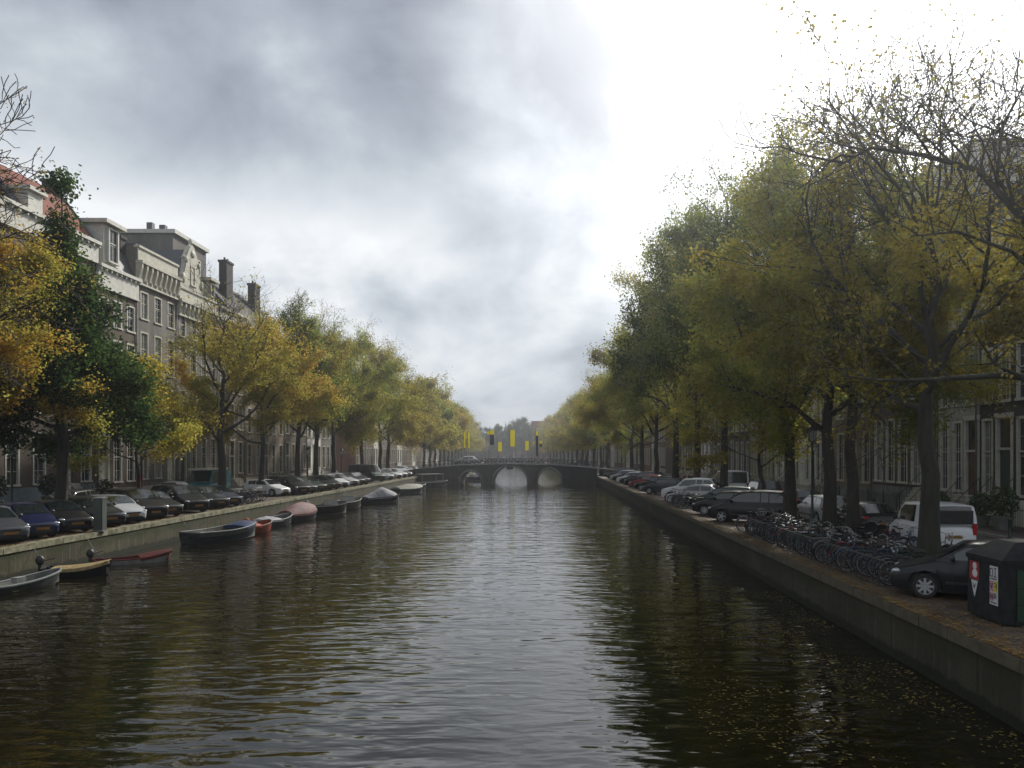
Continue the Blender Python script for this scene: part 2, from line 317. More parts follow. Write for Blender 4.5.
def link(name, me, parent=None, loc=(0, 0, 0), rot=(0, 0, 0), scale=(1, 1, 1), m=None):
    o = bpy.data.objects.new(name, me); COL.objects.link(o)
    if parent: o.parent = parent
    o.location = loc; o.rotation_euler = rot; o.scale = scale
    if m:
        o.material_slots[0].link = 'OBJECT'; o.material_slots[0].material = MATS[m]
    return o
def thing(name, label, cat, loc=(0, 0, 0), rotz=0, group=None, scale=1):
    o = bpy.data.objects.new(name, None); COL.objects.link(o); o.location = loc; o.rotation_euler = (0, 0, rotz); o.scale = (scale,) * 3 if not isinstance(scale, tuple) else scale
    o['label'] = label; o['category'] = cat; o.empty_display_size = .3
    if group: o['group'] = group
    return o
def tag(o, label, cat, group=None):
    o['label'] = label; o['category'] = cat
    if group: o['group'] = group
    return o
def struct(o): o['kind'] = 'structure'; return o
def stuff(o, label, cat): o['kind'] = 'stuff'; o['label'] = label; o['category'] = cat; return o
ORD = 'first second third fourth fifth sixth seventh eighth ninth tenth eleventh twelfth thirteenth fourteenth fifteenth sixteenth seventeenth eighteenth nineteenth twentieth'.split()
def ordw(n):
    tens = {20: 'twenty', 30: 'thirty', 40: 'forty', 50: 'fifty', 60: 'sixty'}
    if n <= 20: return ORD[n - 1]
    t = n // 10 * 10
    return {20: 'twentieth', 30: 'thirtieth', 40: 'fortieth', 50: 'fiftieth', 60: 'sixtieth'}[t] if n == t else tens[t] + '-' + ORD[n - t - 1]

WL, WR = -20.4, 8.2        # quay edges
BZ = 128.0                 # the far bridge
BEND = 0.052
def bend(y): return -BEND * max(0, y - BZ - 4)
YF = 420.0

# ------------------------------------------------------------------ water, ground, streets
def water_material():
    m = bpy.data.materials.new('canal_water'); m.use_nodes = True; t = m.node_tree; b = t.nodes['Principled BSDF']
    b.inputs['Base Color'].default_value = (0.008, 0.007, 0.003, 1); b.inputs['Roughness'].default_value = 0.02; b.inputs['IOR'].default_value = 1.5
    b.inputs['Specular IOR Level'].default_value = 0.5
    co = t.nodes.new('ShaderNodeTexCoord')
    prev = None
    for (sx, sy, rot, sc, dist, det) in ((0.16, 0.36, 5, 1, .055, 0), (0.80, 1.95, -7, 1, .050, 2), (1.9, 3.9, 10, 1, .010, 1)):
        mp = t.nodes.new('ShaderNodeMapping'); mp.inputs['Scale'].default_value = (sx, sy, 1); mp.inputs['Rotation'].default_value = (0, 0, R(rot)); t.links.new(co.outputs['Object'], mp.inputs[0])
        n = t.nodes.new('ShaderNodeTexNoise'); n.inputs['Scale'].default_value = sc; n.inputs['Detail'].default_value = det; n.inputs['Roughness'].default_value = .45; n.inputs['Distortion'].default_value = .3
        t.links.new(mp.outputs[0], n.inputs['Vector'])
        bp = t.nodes.new('ShaderNodeBump'); bp.inputs['Distance'].default_value = dist; bp.inputs['Strength'].default_value = 1
        t.links.new(n.outputs[0], bp.inputs['Height'])
        if prev: t.links.new(prev.outputs[0], bp.inputs['Normal'])
        prev = bp
    t.links.new(prev.outputs[0], b.inputs['Normal'])
    MATS['water'] = m
water_material()
MB().add([(-60, -60, 0), (40, -60, 0), (40, YF + 5, 0), (-60, YF + 5, 0)], [(0, 1, 2, 3)]).obj('canal_water', 'water')
struct(bpy.data.objects['canal_water'])

def klinker():
    m = bpy.data.materials.new('klinker'); m.use_nodes = True; t = m.node_tree; b = t.nodes['Principled BSDF']; b.inputs['Roughness'].default_value = .8
    co = t.nodes.new('ShaderNodeTexCoord'); br = t.nodes.new('ShaderNodeTexBrick'); br.inputs['Scale'].default_value = 1; br.inputs['Brick Width'].default_value = .2; br.inputs['Row Height'].default_value = .1; br.inputs['Mortar Size'].default_value = .006
    br.inputs['Color1'].default_value = (.085, .062, .05, 1); br.inputs['Color2'].default_value = (.06, .05, .045, 1); br.inputs['Mortar'].default_value = (.05, .045, .035, 1)
    t.links.new(co.outputs['Object'], br.inputs['Vector'])
    n = t.nodes.new('ShaderNodeTexNoise'); n.inputs['Scale'].default_value = .5; n.inputs['Detail'].default_value = 7; t.links.new(co.outputs['Object'], n.inputs['Vector'])
    mr_ = t.nodes.new('ShaderNodeMapRange'); t.links.new(n.outputs[0], mr_.inputs[0]); mr_.inputs[1].default_value = .35; mr_.inputs[2].default_value = .65; mr_.inputs[3].default_value = .65; mr_.inputs[4].default_value = 1.3
    v = t.nodes.new('ShaderNodeVectorMath'); v.operation = 'SCALE'; t.links.new(br.outputs[0], v.inputs[0]); t.links.new(mr_.outputs[0], v.inputs['Scale']); t.links.new(v.outputs[0], b.inputs['Base Color'])
    MATS['klinker'] = m
klinker()
YS = [-60, 0, 60, 100, BZ + 4, 170, 220, 280, 340, YF]
def strip(x0, x1, z, name, m, ys=YS):
    b = MB(); n = len(ys)
    vs = [(x0 + bend(y), y, z) for y in ys] + [(x1 + bend(y), y, z) for y in ys]
    b.add(vs, [(i, i + n, i + n + 1, i + 1) for i in range(n - 1)])
    return struct(b.obj(name, m))
mat('ground_far', (0.07, 0.07, 0.05), .95, vary=.3, vscale=.1)
strip(-700, WL - 0.38, QZ, 'ground', 'ground_far'); strip(WR + .38, 700, QZ, 'ground', 'ground_far')
MB().add([(-700, YF, QZ - .001), (700, YF, QZ - .001), (1500, 3000, QZ - .001), (-1500, 3000, QZ - .001)], [(0, 1, 2, 3)]).obj('ground', 'ground_far')['kind'] = 'structure'
strip(WL - 13.4, WL - 0.40, QZ + .005, 'quay_paving', 'klinker'); strip(WR + .40, WR + 14.2, QZ + .005, 'quay_paving', 'klinker')
strip(WL - 10.2, WL - 6.4, QZ + .010, 'road', 'tarmac'); strip(WR + 6.4, WR + 10.6, QZ + .010, 'road', 'tarmac')
def raised(x0, x1, name, m, h=.13):
    b = MB(); n = len(YS)
    vs = [(x + bend(y), y, z) for (x, z) in ((x0, QZ), (x0, QZ + h), (x1, QZ + h), (x1, QZ)) for y in YS]
    b.add(vs, [(k * n + i, (k + 1) * n + i, (k + 1) * n + i + 1, k * n + i + 1) for k in range(3) for i in range(n - 1)])
    return struct(b.obj(name, m))
raised(WL - 13.55, WL - 10.6, 'pavement', 'klinker'); raised(WL - 10.6, WL - 10.45, 'kerb', 'kerb_stone', .14)
raised(WR + 11.2, WR + 14.4, 'pavement', 'klinker'); raised(WR + 11.05, WR + 11.2, 'kerb', 'kerb_stone', .14)

def quay_mat(name, base, mossy, streak):
    m = bpy.data.materials.new(name); m.use_nodes = True; t = m.node_tree; b = t.nodes['Principled BSDF']; b.inputs['Roughness'].default_value = .8; b.inputs['Specular IOR Level'].default_value = .25
    co = t.nodes.new('ShaderNodeTexCoord')
    def noise(s, sc, det=5):
        mp = t.nodes.new('ShaderNodeMapping'); mp.inputs['Scale'].default_value = s; t.links.new(co.outputs['Object'], mp.inputs[0])
        n = t.nodes.new('ShaderNodeTexNoise'); n.inputs['Scale'].default_value = sc; n.inputs['Detail'].default_value = det; t.links.new(mp.outputs[0], n.inputs['Vector']); return n.outputs[0]
    def rampn(src, p0, p1):
        r = t.nodes.new('ShaderNodeMapRange'); t.links.new(src, r.inputs[0]); r.inputs[1].default_value = p0; r.inputs[2].default_value = p1; return r.outputs[0]
    def mixc(f, a, c):
        x = t.nodes.new('ShaderNodeMix'); x.data_type = 'RGBA'; t.links.new(f, x.inputs[0])
        for sock, v in ((x.inputs[6], a), (x.inputs[7], c)):
            if isinstance(v, tuple): sock.default_value = (*v, 1)
            else: t.links.new(v, sock)
        return x.outputs[2]
    c = mixc(rampn(noise((.2, .25, .2), 1), .35, .65), tuple(x * .7 for x in base), tuple(x * 1.2 for x in base))
    c = mixc(rampn(noise((1, 5, .12), 1.2), .56, .72), c, streak)
    # moss thickest on the damp upper half
    sp = t.nodes.new('ShaderNodeSeparateXYZ'); t.links.new(co.outputs['Object'], sp.inputs[0])
    a = t.nodes.new('ShaderNodeMath'); a.operation = 'MULTIPLY_ADD'; a.inputs[1].default_value = .55; t.links.new(sp.outputs[2], a.inputs[0]); t.links.new(noise((1, .6, 1.4), 1.3), a.inputs[2])
    c = mixc(rampn(a.outputs[0], .78, 1.05), c, mossy)
    wl = t.nodes.new('ShaderNodeMath'); wl.operation = 'MULTIPLY_ADD'; wl.inputs[1].default_value = -.35; t.links.new(noise((1, 1.2, 1), 2), wl.inputs[0]); t.links.new(sp.outputs[2], wl.inputs[2])
    c = mixc(rampn(wl.outputs[0], .10, .02), c, (.016, .018, .008))
    pj = t.nodes.new('ShaderNodeMath'); pj.operation = 'PINGPONG'; pj.inputs[1].default_value = 1.9; t.links.new(sp.outputs[1], pj.inputs[0])
    c = mixc(rampn(pj.outputs[0], .05, .015), c, (.02, .02, .012))
    t.links.new(c, b.inputs['Base Color'])
    bp = t.nodes.new('ShaderNodeBump'); bp.inputs['Distance'].default_value = .015; t.links.new(noise((1, 1, 1), 9), bp.inputs['Height']); t.links.new(bp.outputs[0], b.inputs['Normal'])
    MATS[name] = m
quay_mat('quay_left', (.06, .054, .03), (.028, .034, .010), (.14, .125, .095)); quay_mat('quay_right', (.044, .04, .027), (.028, .03, .012), (.08, .075, .055))
def quay_wall(x0, sgn, label, wm, cm, y0=-40, y1=YF):
    r = thing('quay_wall', label, 'quay wall', (x0, 0, 0))
    ys = [y for y in YS if y0 < y < y1]; ys = [y0] + ys + [y1]; n = len(ys)
    b = MB(); d = sgn * .35
    vs = [(x + bend(y), y, z) for (x, z) in ((.0, -.6), (0, QZ - .17), (d, QZ - .17), (d, -.6)) for y in ys]
    b.add(vs, [(k * n + i, ((k + 1) % 4) * n + i, ((k + 1) % 4) * n + i + 1, k * n + i + 1) for k in range(4) for i in range(n - 1)]); b.obj('wall_face', wm, r)
    # coping blocks with open joints
    c = MB(); y = y0; rr = random.Random(4)
    while y < y1:
        l = 1.25 if y < 140 else 4.0
        ya, yb = y + .012, min(y + l - .012, y1); z1 = QZ + .06 + rr.uniform(-.006, .006); xo = -sgn * (.05 + rr.uniform(-.008, .008))
        a0, a1 = bend(ya), bend(yb); X = (xo, sgn * .42)
        c.add([(X[0] + a0, ya, QZ - .17), (X[1] + a0, ya, QZ - .17), (X[1] + a1, yb, QZ - .17), (X[0] + a1, yb, QZ - .17), (X[0] + a0, ya, z1), (X[1] + a0, ya, z1), (X[1] + a1, yb, z1), (X[0] + a1, yb, z1)],
              [(0, 3, 2, 1), (4, 5, 6, 7), (0, 1, 5, 4), (1, 2, 6, 5), (2, 3, 7, 6), (3, 0, 4, 7)])
        y += l
    c.obj('coping', cm, r)
    return r
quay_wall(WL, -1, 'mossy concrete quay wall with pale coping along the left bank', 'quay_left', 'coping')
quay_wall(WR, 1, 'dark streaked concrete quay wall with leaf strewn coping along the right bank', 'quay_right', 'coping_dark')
MB().box(-60, 60, YF - .3, YF + .3, -.5, QZ + .02).obj('embankment', 'quay_right')['kind'] = 'structure'
# ------------------------------------------------------------------ houses (local frame: facade in the plane x=0 looking to +x, width along +y)
WCACHE = {}
def win_meshes(w, h, cols, rows, trim, curtain, arch=False):
    key = (round(w, 2), round(h, 2), cols, rows, trim, curtain)
    if key in WCACHE: return WCACHE[key]
    f = MB(); c = .11
    f.box(-.20, .025, -w / 2 - .02, -w / 2 + c, 0, h); f.box(-.20, .025, w / 2 - c, w / 2 + .02, 0, h)
    f.box(-.20, .022, -w / 2 + c, w / 2 - c, h - c, h + .02)
    f.box(-.20, .09, -w / 2 - .07, w / 2 + .07, -.09, .04)
    zt = h * .56
    f.box(-.15, -.06, -w / 2 + c, w / 2 - c, zt - .035, zt + .035)
    for i in range(1, cols):
        y = -w / 2 + c + (w - 2 * c) * i / cols; f.box(-.145, -.085, y - .016, y + .016, .04, zt - .035); f.box(-.145, -.085, y - .016, y + .016, zt + .035, h - c)
    for i in range(1, rows):
        z = h * i / rows
        if abs(z - zt) > .12: f.box(-.14, -.09, -w / 2 + c, w / 2 - c, z - .014, z + .014)
    p = MB().box(-.185, -.125, -w / 2 + c * .6, w / 2 - c * .6, .02, h - c * .6)
    WCACHE[key] = (f.mesh('window', trim), p.mesh('pane', 'pane_curtain' if curtain else 'pane'))
    return WCACHE[key]
def house(label, side, z0, w, H, storeys, nb, wall='brick_brown', trim='paint_white', cornice='simple', roof='ridge', rh=3.0, roofm='tiles_dark',
          door=None, doorm='door_green', plinth=None, ph=1.0, cols=2, rows=4, winw=None, chimneys=(), seed=0, detail=True, x=None, rails=True, depth=11, corn_h=.7, gable=None, stepback=None, dormers=()):
    rnd = random.Random(seed * 7 + 3)
    X = (WL - 13.6 if side < 0 else WR + 14.45) if x is None else x
    X += bend(z0)
    r = thing('canal_house', label, 'house', (X, z0 if side < 0 else z0 + w, QZ), 0 if side < 0 else math.pi, 'houses along the canal')
    pitch = w / nb; ww = winw or min(1.35, pitch * .62)
    holes = []
    for si, (zb, zt) in enumerate(storeys):
        for k in range(nb):
            yc = (k + .5) * pitch
            if si == 0 and door is not None and k == door: holes.append((yc - .62, yc + .62, .55 if ph < .8 else ph, zt, 'door'))
            else: holes.append((yc - ww / 2, yc + ww / 2, zb, zt, 'win'))
    # front wall with real openings
    ys = sorted({0, w} | {round(a, 4) for hh in holes for a in hh[:2]}); zs = sorted({0, H} | {round(a, 4) for hh in holes for a in hh[2:4]})
    b = MB()
    for i in range(len(ys) - 1):
        for j in range(len(zs) - 1):
            cy0, cz0 = (ys[i] + ys[i + 1]) / 2, (zs[j] + zs[j + 1]) / 2
            if any(a < cy0 < c and d < cz0 < e_ for a, c, d, e_, _ in holes): continue
            b.add([(0, ys[i], zs[j]), (0, ys[i + 1], zs[j]), (0, ys[i + 1], zs[j + 1]), (0, ys[i], zs[j + 1])], [(0, 1, 2, 3)])
    for a, c, d, e_, _ in holes:
        q = -.32
        b.add([(0, a, d), (0, c, d), (0, c, e_), (0, a, e_), (q, a, d), (q, c, d), (q, c, e_), (q, a, e_)], [(0, 1, 5, 4), (1, 2, 6, 5), (2, 3, 7, 6), (3, 0, 4, 7), (4, 5, 6, 7)])
    b.add([(0, 0, 0), (-depth, 0, 0), (-depth, 0, H), (0, 0, H), (0, w, 0), (-depth, w, 0), (-depth, w, H), (0, w, H)], [(0, 3, 2, 1), (4, 5, 6, 7), (1, 2, 6, 5), (2, 3, 7, 6)])
    b.obj('wall', wall, r, fix=False)
    if plinth: MB().box(-.02, .05, .02, w - .02, 0, ph - .1).obj('plinth', plinth, r)
    for a, c, d, e_, kind in holes:
        yc = (a + c) / 2
        if kind == 'win':
            fm, pm = win_meshes(c - a, e_ - d, cols, rows, trim, rnd.random() < .28)
            o = link('window', fm, r, (0, yc, d)); link('pane', pm, o)
        else:
            f = MB(); f.box(-.2, .05, a - .12, a + .05, d, e_ + .1); f.box(-.2, .05, c - .05, c + .12, d, e_ + .1); f.box(-.2, .09, a - .16, c + .16, e_, e_ + .24); f.box(-.2, .02, a, c, d + 2.3, d + 2.42)
            o = f.obj('doorway', trim, r)
            dd = MB().box(-.18, -.11, a + .05, c - .05, d, d + 2.3); 
            for (z1, z2) in ((.2, .9), (1.05, 2.1)): dd.box(-.11, -.09, a + .2, c - .2, d + z1, d + z2)
            dd.obj('door', doorm, o); MB().box(-.18, -.12, a + .05, c - .05, d + 2.42, e_).obj('fanlight', 'pane', o)
            if d > .3:
                s = MB(); n = max(2, int(d / .19))
                for i in range(n): s.box(.0, .45 + .28 * (n - i) * .55, a - .35, c + .35, d * i / n, d * (i + 1) / n - .002)
                s.obj('stoop', 'stone_grey', r)
                if rails:
                    t = MB()
                    for yy in (a - .3, c + .3):
                        t.tube([(.1, yy, d), (.1, yy, d + .95), (.4 + .15 * n, yy, 1.0), (.4 + .15 * n, yy, 0)], .022, 5)
                        for q in range(1, 5): 
                            u = q / 5; t.tube([(.1 + (.3 + .15 * n) * u, yy, d * (1 - u)), (.1 + (.3 + .15 * n) * u, yy, d * (1 - u) + .93)], .012, 4)
                    t.obj('stair_rail', 'iron', r)
    if detail:
        dp = MB(); dp.tube([(.09, w - .16, .1), (.09, w - .16, H - corn_h - .1)], .05, 6)
        for q in range(5): dp.box(0, .15, w - .23, w - .09, 1.5 + q * 2.8, 1.56 + q * 2.8)
        dp.obj('drainpipe', 'stone_dark', r)
    # cornice
    ct = H
    cb = MB()
    if cornice == 'simple':
        cb.box(-.1, .16, -.01, w + .01, H - corn_h, H - .25); cb.box(-.1, .42, -.03, w + .03, H - .25, H)
        cb.box(-.1, .22, -.01, w + .01, H - corn_h - .12, H - corn_h - .001)
    elif cornice == 'frieze':
        cb.box(-.1, .12, -.01, w + .01, H - corn_h, H - 1.5); cb.box(-.1, .5, -.04, w + .04, H - 1.5, H - 1.25); cb.box(-.2, .1, 0.02, w - .02, H - 1.25, H - .2); cb.box(-.25, .22, -.03, w + .03, H - .2, H)
        cb.box(-.1, .26, -.02, w + .02, H - corn_h - .18, H - corn_h - .001)
    elif cornice == 'band':
        cb.box(-.1, .12, -.01, w + .01, H - .45, H)
    cb.obj('cornice', trim, r)
    if cornice in ('frieze', 'simple') and detail:
        n = max(4, int(w / (.9 if cornice == 'frieze' else .75))); mo = MB()
        for i in range(n + 1):
            y = .12 + (w - .24) * i / n
            if cornice == 'frieze': mo.prism([(.12, H - corn_h + .1), (.42, H - 1.9), (.44, H - 1.51), (.12, H - 1.51)], y - .13, y + .13, 'xz'); mo.ellipsoid((.22, y, H - corn_h + .15), (.14, .1, .2), 6, 4)
            else: mo.box(.16, .36, y - .06, y + .06, H - .45, H - .252)
        mo.obj('modillions', trim, r)
    # roof
    if roof == 'ridge':
        b = MB(); xr = -min(depth / 2, rh * 1.15)
        b.add([(-.05, 0, H - .05), (-.05, w, H - .05), (xr, 0, H + rh), (xr, w, H + rh), (2 * xr, 0, H - .05), (2 * xr, w, H - .05)], [(0, 1, 3, 2), (2, 3, 5, 4), (0, 2, 4), (1, 5, 3)])
        ro = b.obj('roof', roofm, r)
    elif roof == 'mansard':
        b = MB(); b.add([(-.1, 0, H - .05), (-.1, w, H - .05), (-1.2, 0, H + rh), (-1.2, w, H + rh), (-depth, 0, H + rh), (-depth, w, H + rh), (-depth, 0, H), (-depth, w, H)], [(0, 1, 3, 2), (2, 3, 5, 4), (0, 2, 4, 6), (1, 7, 5, 3), (4, 5, 7, 6)])
        ro = b.obj('roof', roofm, r)
    else:
        ro = MB().box(-depth, -.15, .1, w - .1, H - .3, H + .15).obj('roof', roofm, r)
    for (cxx, cyy, cw, ctop) in chimneys:
        b = MB(); b.box(cxx - .45, cxx + .45, cyy - cw / 2, cyy + cw / 2, H - .2, ctop - .25); b.box(cxx - .55, cxx + .55, cyy - cw / 2 - .1, cyy + cw / 2 + .1, ctop - .25, ctop)
        for q in range(2): b.lathe([(.13, ctop), (.11, ctop + .4)], 'z', (cxx, cyy + (q - .5) * cw * .45, 0), 6)
        b.obj('chimney', 'brick_dark', ro)
    for (dy, dw, dz0, dh, dout) in dormers:
        b = MB(); b.box(-3, dout, dy - dw / 2, dy + dw / 2, dz0, dz0 + dh - .3); b.box(-3.1, dout + .45, dy - dw / 2 - .3, dy + dw / 2 + .3, dz0 + dh - .3, dz0 + dh)
        d_ = b.obj('dormer', trim, ro); fm, pm = win_meshes(dw * .6, dh - .7, 2, 2, trim, False); o = link('window', fm, r, (dout + .18, dy, dz0 + .2)); link('pane', pm, o)
    if gable:  # (centre, width, top, kind)
        gy, gw, gt, kind = gable; half = gw / 2; hh = gt - H
        if kind == 'bell': prof = [(1, 0), (1.0, .12), (.86, .2), (.70, .34), (.58, .5), (.56, .62), (.62, .66), (.5, .72), (.34, .84), (.16, .96), (0, 1)]
        elif kind == 'neck': prof = [(1, 0), (1, .06), (.72, .16), (.55, .34), (.5, .5), (.5, .8), (.58, .82), (.3, .92), (0, 1)]
        elif kind == 'step': prof = [(1, 0), (1, .2), (.78, .2), (.78, .4), (.56, .4), (.56, .6), (.34, .6), (.34, .8), (.14, .8), (.14, 1), (0, 1)]
        else: prof = [(1, 0), (.12, .86), (.12, 1), (0, 1)]
        poly = [(gy + a * half, H + z * hh) for a, z in prof] + [(gy - a * half, H + z * hh) for a, z in prof[::-1][1:]]
        g = MB(); g.prism(poly, -.35, .12, 'yz'); go = g.obj('gable', 'paint_cream' if kind == 'bell' else wall, r)
        e2 = MB()
        for i in range(len(poly) - 1):
            (ya, za), (yb, zb_) = poly[i], poly[i + 1]; e2.tube([(-.1, ya, za), (-.1, yb, zb_)], .14, 6, smooth=False)
        if kind == 'bell':
            for sgn in (-1, 1): e2.ellipsoid((.1, gy + sgn * half * .82, H + hh * .2), (.2, .38, .5), 8, 6); e2.ellipsoid((.1, gy + sgn * half * .55, H + hh * .62), (.18, .25, .3), 8, 6)
            e2.ellipsoid((.14, gy, H + hh * .8), (.14, .4, .34), 8, 6); e2.ellipsoid((-.1, gy, gt + .25), (.2, .2, .4), 8, 6)
        e2.obj('gable_trim', trim, go)
        fm, pm = win_meshes(.9, hh * .42, 2, 2, trim, False); o = link('window', fm, r, (.16, gy, H + hh * .12)); link('pane', pm, o)
        if kind != 'bell': MB().box(-.5, 1.1, gy - .09, gy + .09, gt - .5, gt - .3).obj('hoist_beam', trim, r)
        b = MB(); b.add([(-.3, gy - half, H), (-.3, gy + half, H), (-.3, gy, gt - .4), (-depth, gy - half, H), (-depth, gy + half, H), (-depth, gy, gt - .4)], [(0, 1, 2), (3, 5, 4), (0, 2, 5, 3), (1, 4, 5, 2)])
        b.obj('gable_roof', roofm, ro)
    return r, ro

S4 = lambda b: [(1.5 + b, 5.0 + b), (6.3 + b, 9.1 + b), (10.2 + b, 12.7 + b), (13.7 + b, 15.8 + b)]
# --- left bank
house('brown brick house at the left edge of the photo, mostly behind the orange tree', -1, 40.0, 9.6, 19.3, S4(0), 4, 'brick_brown', 'paint_cream', door=1, plinth='stone_dark', rh=3.2, seed=1)
h, ro = house('brown brick house with a bright red tiled roof behind the dark green tree', -1, 49.6, 10.9, 19.6, S4(.1), 4, 'brick_brown', 'paint_white', 'simple', 'none', door=2, doorm='door_white', plinth='blue_grey_plinth', ph=1.5, seed=2, corn_h=1.5, winw=1.35)
b = MB(); w_, H_ = 10.9, 19.6
b.add([(.0, 1.9, H_ - .02), (.0, w_, H_ - .02), (-2.7, 1.9, H_ + 3.45), (-2.7, w_ - .3, H_ + 3.6), (-8, 1.9, H_), (-8, w_, H_)], [(0, 1, 3, 2), (2, 3, 5, 4)])
rr_ = b.obj('tiled_roof', 'tiles_red', ro)
g = MB(); g.prism([(0.05, H_), (-2.75, H_ + 3.6), (-8, H_)], 1.65, 1.95, 'xz'); g.prism([(0.02, H_), (-2.75, H_ + 3.7), (-8, H_)], w_ - .25, w_ - .02, 'xz'); g.obj('end_gable', 'brick_dark', ro)
g = MB(); g.tube([(.1, 1.8, H_ - .1), (-2.75, 1.8, H_ + 3.65)], .2, 4, smooth=False); g.tube([(.05, w_ - .1, H_ - .1), (-2.75, w_ - .2, H_ + 3.7)], .13, 4, smooth=False); g.obj('verge', 'slate', ro)
b = MB(); b.box(-3.2, -2.3, 1.0, 2.0, H_ + 2.6, H_ + 4.1); b.box(-3.3, -2.2, .9, 2.1, H_ + 4.1, H_ + 4.3); b.obj('chimney', 'brick_dark', ro)
b = MB(); b.box(-3.2, -2.3, w_ - 1.5, w_ - .4, H_ + 2.8, H_ + 4.1); b.box(-3.3, -2.2, w_ - 1.6, w_ - .3, H_ + 4.1, H_ + 4.3); b.obj('chimney', 'brick_dark', ro)
b = MB(); b.box(-2.4, .15, 2.7, 4.2, H_, H_ + 1.3); b.box(-2.5, .4, 2.5, 4.4, H_ + 1.3, H_ + 1.55); b.obj('dormer', 'paint_white', ro)
house('narrow brown brick house with white boxed dormer beside the red roofed house', -1, 60.5, 6.0, 18.1, S4(-.1), 3, 'brick_brown', 'paint_white', 'simple', 'mansard', 2.6, 'slate', door=0, doorm='door_white', dormers=((1.9, 2.3, 18.3, 3.3, .1),), plinth='stone_grey', seed=3, corn_h=1.7, chimneys=((-1.4, 5.6, .8, 21.6),))
house('grey brick house with tall ornate white cornice frieze, left of the bell gabled house', -1, 66.5, 7.2, 21.0, [(1.5, 5.0), (6.2, 9.4), (10.6, 13.9), (15.0, 17.3)], 3, 'brick_grey', 'paint_cream', 'frieze', 'flat', .4, 'slate', door=2, doorm='door_white', seed=4, corn_h=3.1, winw=1.3, plinth='stone_grey')
house('grey brick house crowned by an ornate cream bell gable', -1, 73.7, 9.2, 19.2, [(1.5, 5.2), (6.4, 9.6), (10.8, 13.6), (14.6, 16.6)], 4, 'brick_grey', 'paint_cream', 'frieze', 'ridge', 2.6, 'slate', door=0, seed=5, corn_h=2.6, gable=(3.0, 4.8, 23.6, 'bell'), plinth='stone_sand', winw=1.3, dormers=((7.3, 1.5, 19.3, 2.0, .1),))
h, ro = house('tall brown house with flat roofed set back attic storey behind the bell gable', -1, 82.9, 7.4, 19.0, S4(0), 3, 'brick_brown', 'paint_cream', 'simple', 'flat', .4, 'slate', door=1, seed=6, corn_h=1.2, plinth='stone_sand')
b = MB(); b.box(-14, -4.2, -1, 7.0, 19.0, 26.2); a_ = b.obj('attic_storey', 'brick_grey', h); MB().box(-14.2, -3.9, -1.2, 7.2, 26.2, 26.6).obj('attic_eaves', 'paint_white', a_)
fm, pm = win_meshes(1.2, 2.2, 2, 2, 'paint_white', False)
for yy in (1.6, 4.6): o = link('window', fm, h, (-4.05, yy, 22.6)); link('pane', pm, o)
b = MB(); b.box(-8.4, -7.8, 2, 2.6, 26.6, 28.2); b.box(-6, -5.4, -.2, .4, 26.6, 27.3); b.obj('chimney', 'slate', ro)
house('brown brick house with two stout rooftop chimneys, next beyond the set back attic', -1, 90.4, 13.5, 18.2, S4(-.2), 5, 'brick_tan', 'paint_cream', 'simple', 'ridge', 6.0, 'tiles_dark', door=2, seed=7, corn_h=.9, chimneys=((-3.6, 3.6, 1.9, 26.2), (-3.6, 12.6, 1.9, 25.4)), plinth='stone_sand')
col_words = dict(brick_brown='brown brick', brick_dark='dark brick', brick_grey='grey brick', brick_red='red brick', brick_tan='tan brick', stucco_white='white plastered', stone_sand='sand stone', stone_grey='grey stone')
rnd = random.Random(11)
def row(side, y, yend, mats_, where, start):
    i = 0
    while y < yend:
        w_ = rnd.choice((6.2, 7.4, 8.6, 9.8)); far = y > 150
        mt = mats_[i % len(mats_)]; H_ = rnd.uniform(14.2, 17.0)
        st = S4(0)[:4] if H_ > 16.2 else [(1.5, 4.8), (6.0, 8.6), (9.8, 12.2)]
        if far: st = [(1.5, 4.8), (6.4, 9.0), (10.4, 12.6)]
        kinds = [None, (w_ / 2, w_ * .8, H_ + 3.6, 'neck'), None, (w_ / 2, w_ * .92, H_ + 3.8, 'point'), (w_ / 2, w_ * .95, H_ + 3.8, 'step')]
        gb = kinds[(i * 2 + (side > 0)) % 5]
        house('%s house %s, %s from %s' % (col_words[mt], where, ordw(i + 1), start), side, y, w_, H_, st, 3 if w_ < 9 else 4, mt, rnd.choice(('paint_white', 'paint_cream')),
              'band' if gb else rnd.choice(('simple', 'simple', 'frieze')), 'none' if gb else 'ridge', 2.8, rnd.choice(('tiles_dark', 'slate', 'tiles_red')) if far else 'tiles_dark', door=None if far else i % 3, seed=30 + i + (100 if side > 0 else 0), corn_h=.9 if gb else 2.0,
              gable=gb, detail=not far, rails=not far, plinth=None if far else 'stone_grey', chimneys=((-3, .6, 1.2, H_ + 4),) if i % 2 else ())
        y += w_; i += 1
row(-1, 103.9, 125, ('brick_brown', 'stucco_white', 'brick_grey'), 'on the left bank', 'the two chimneyed house')
row(-1, 146, 330, ('brick_red', 'brick_brown', 'stucco_white', 'brick_tan', 'brick_grey'), 'beyond the bridge on the left bank', 'the bridge')
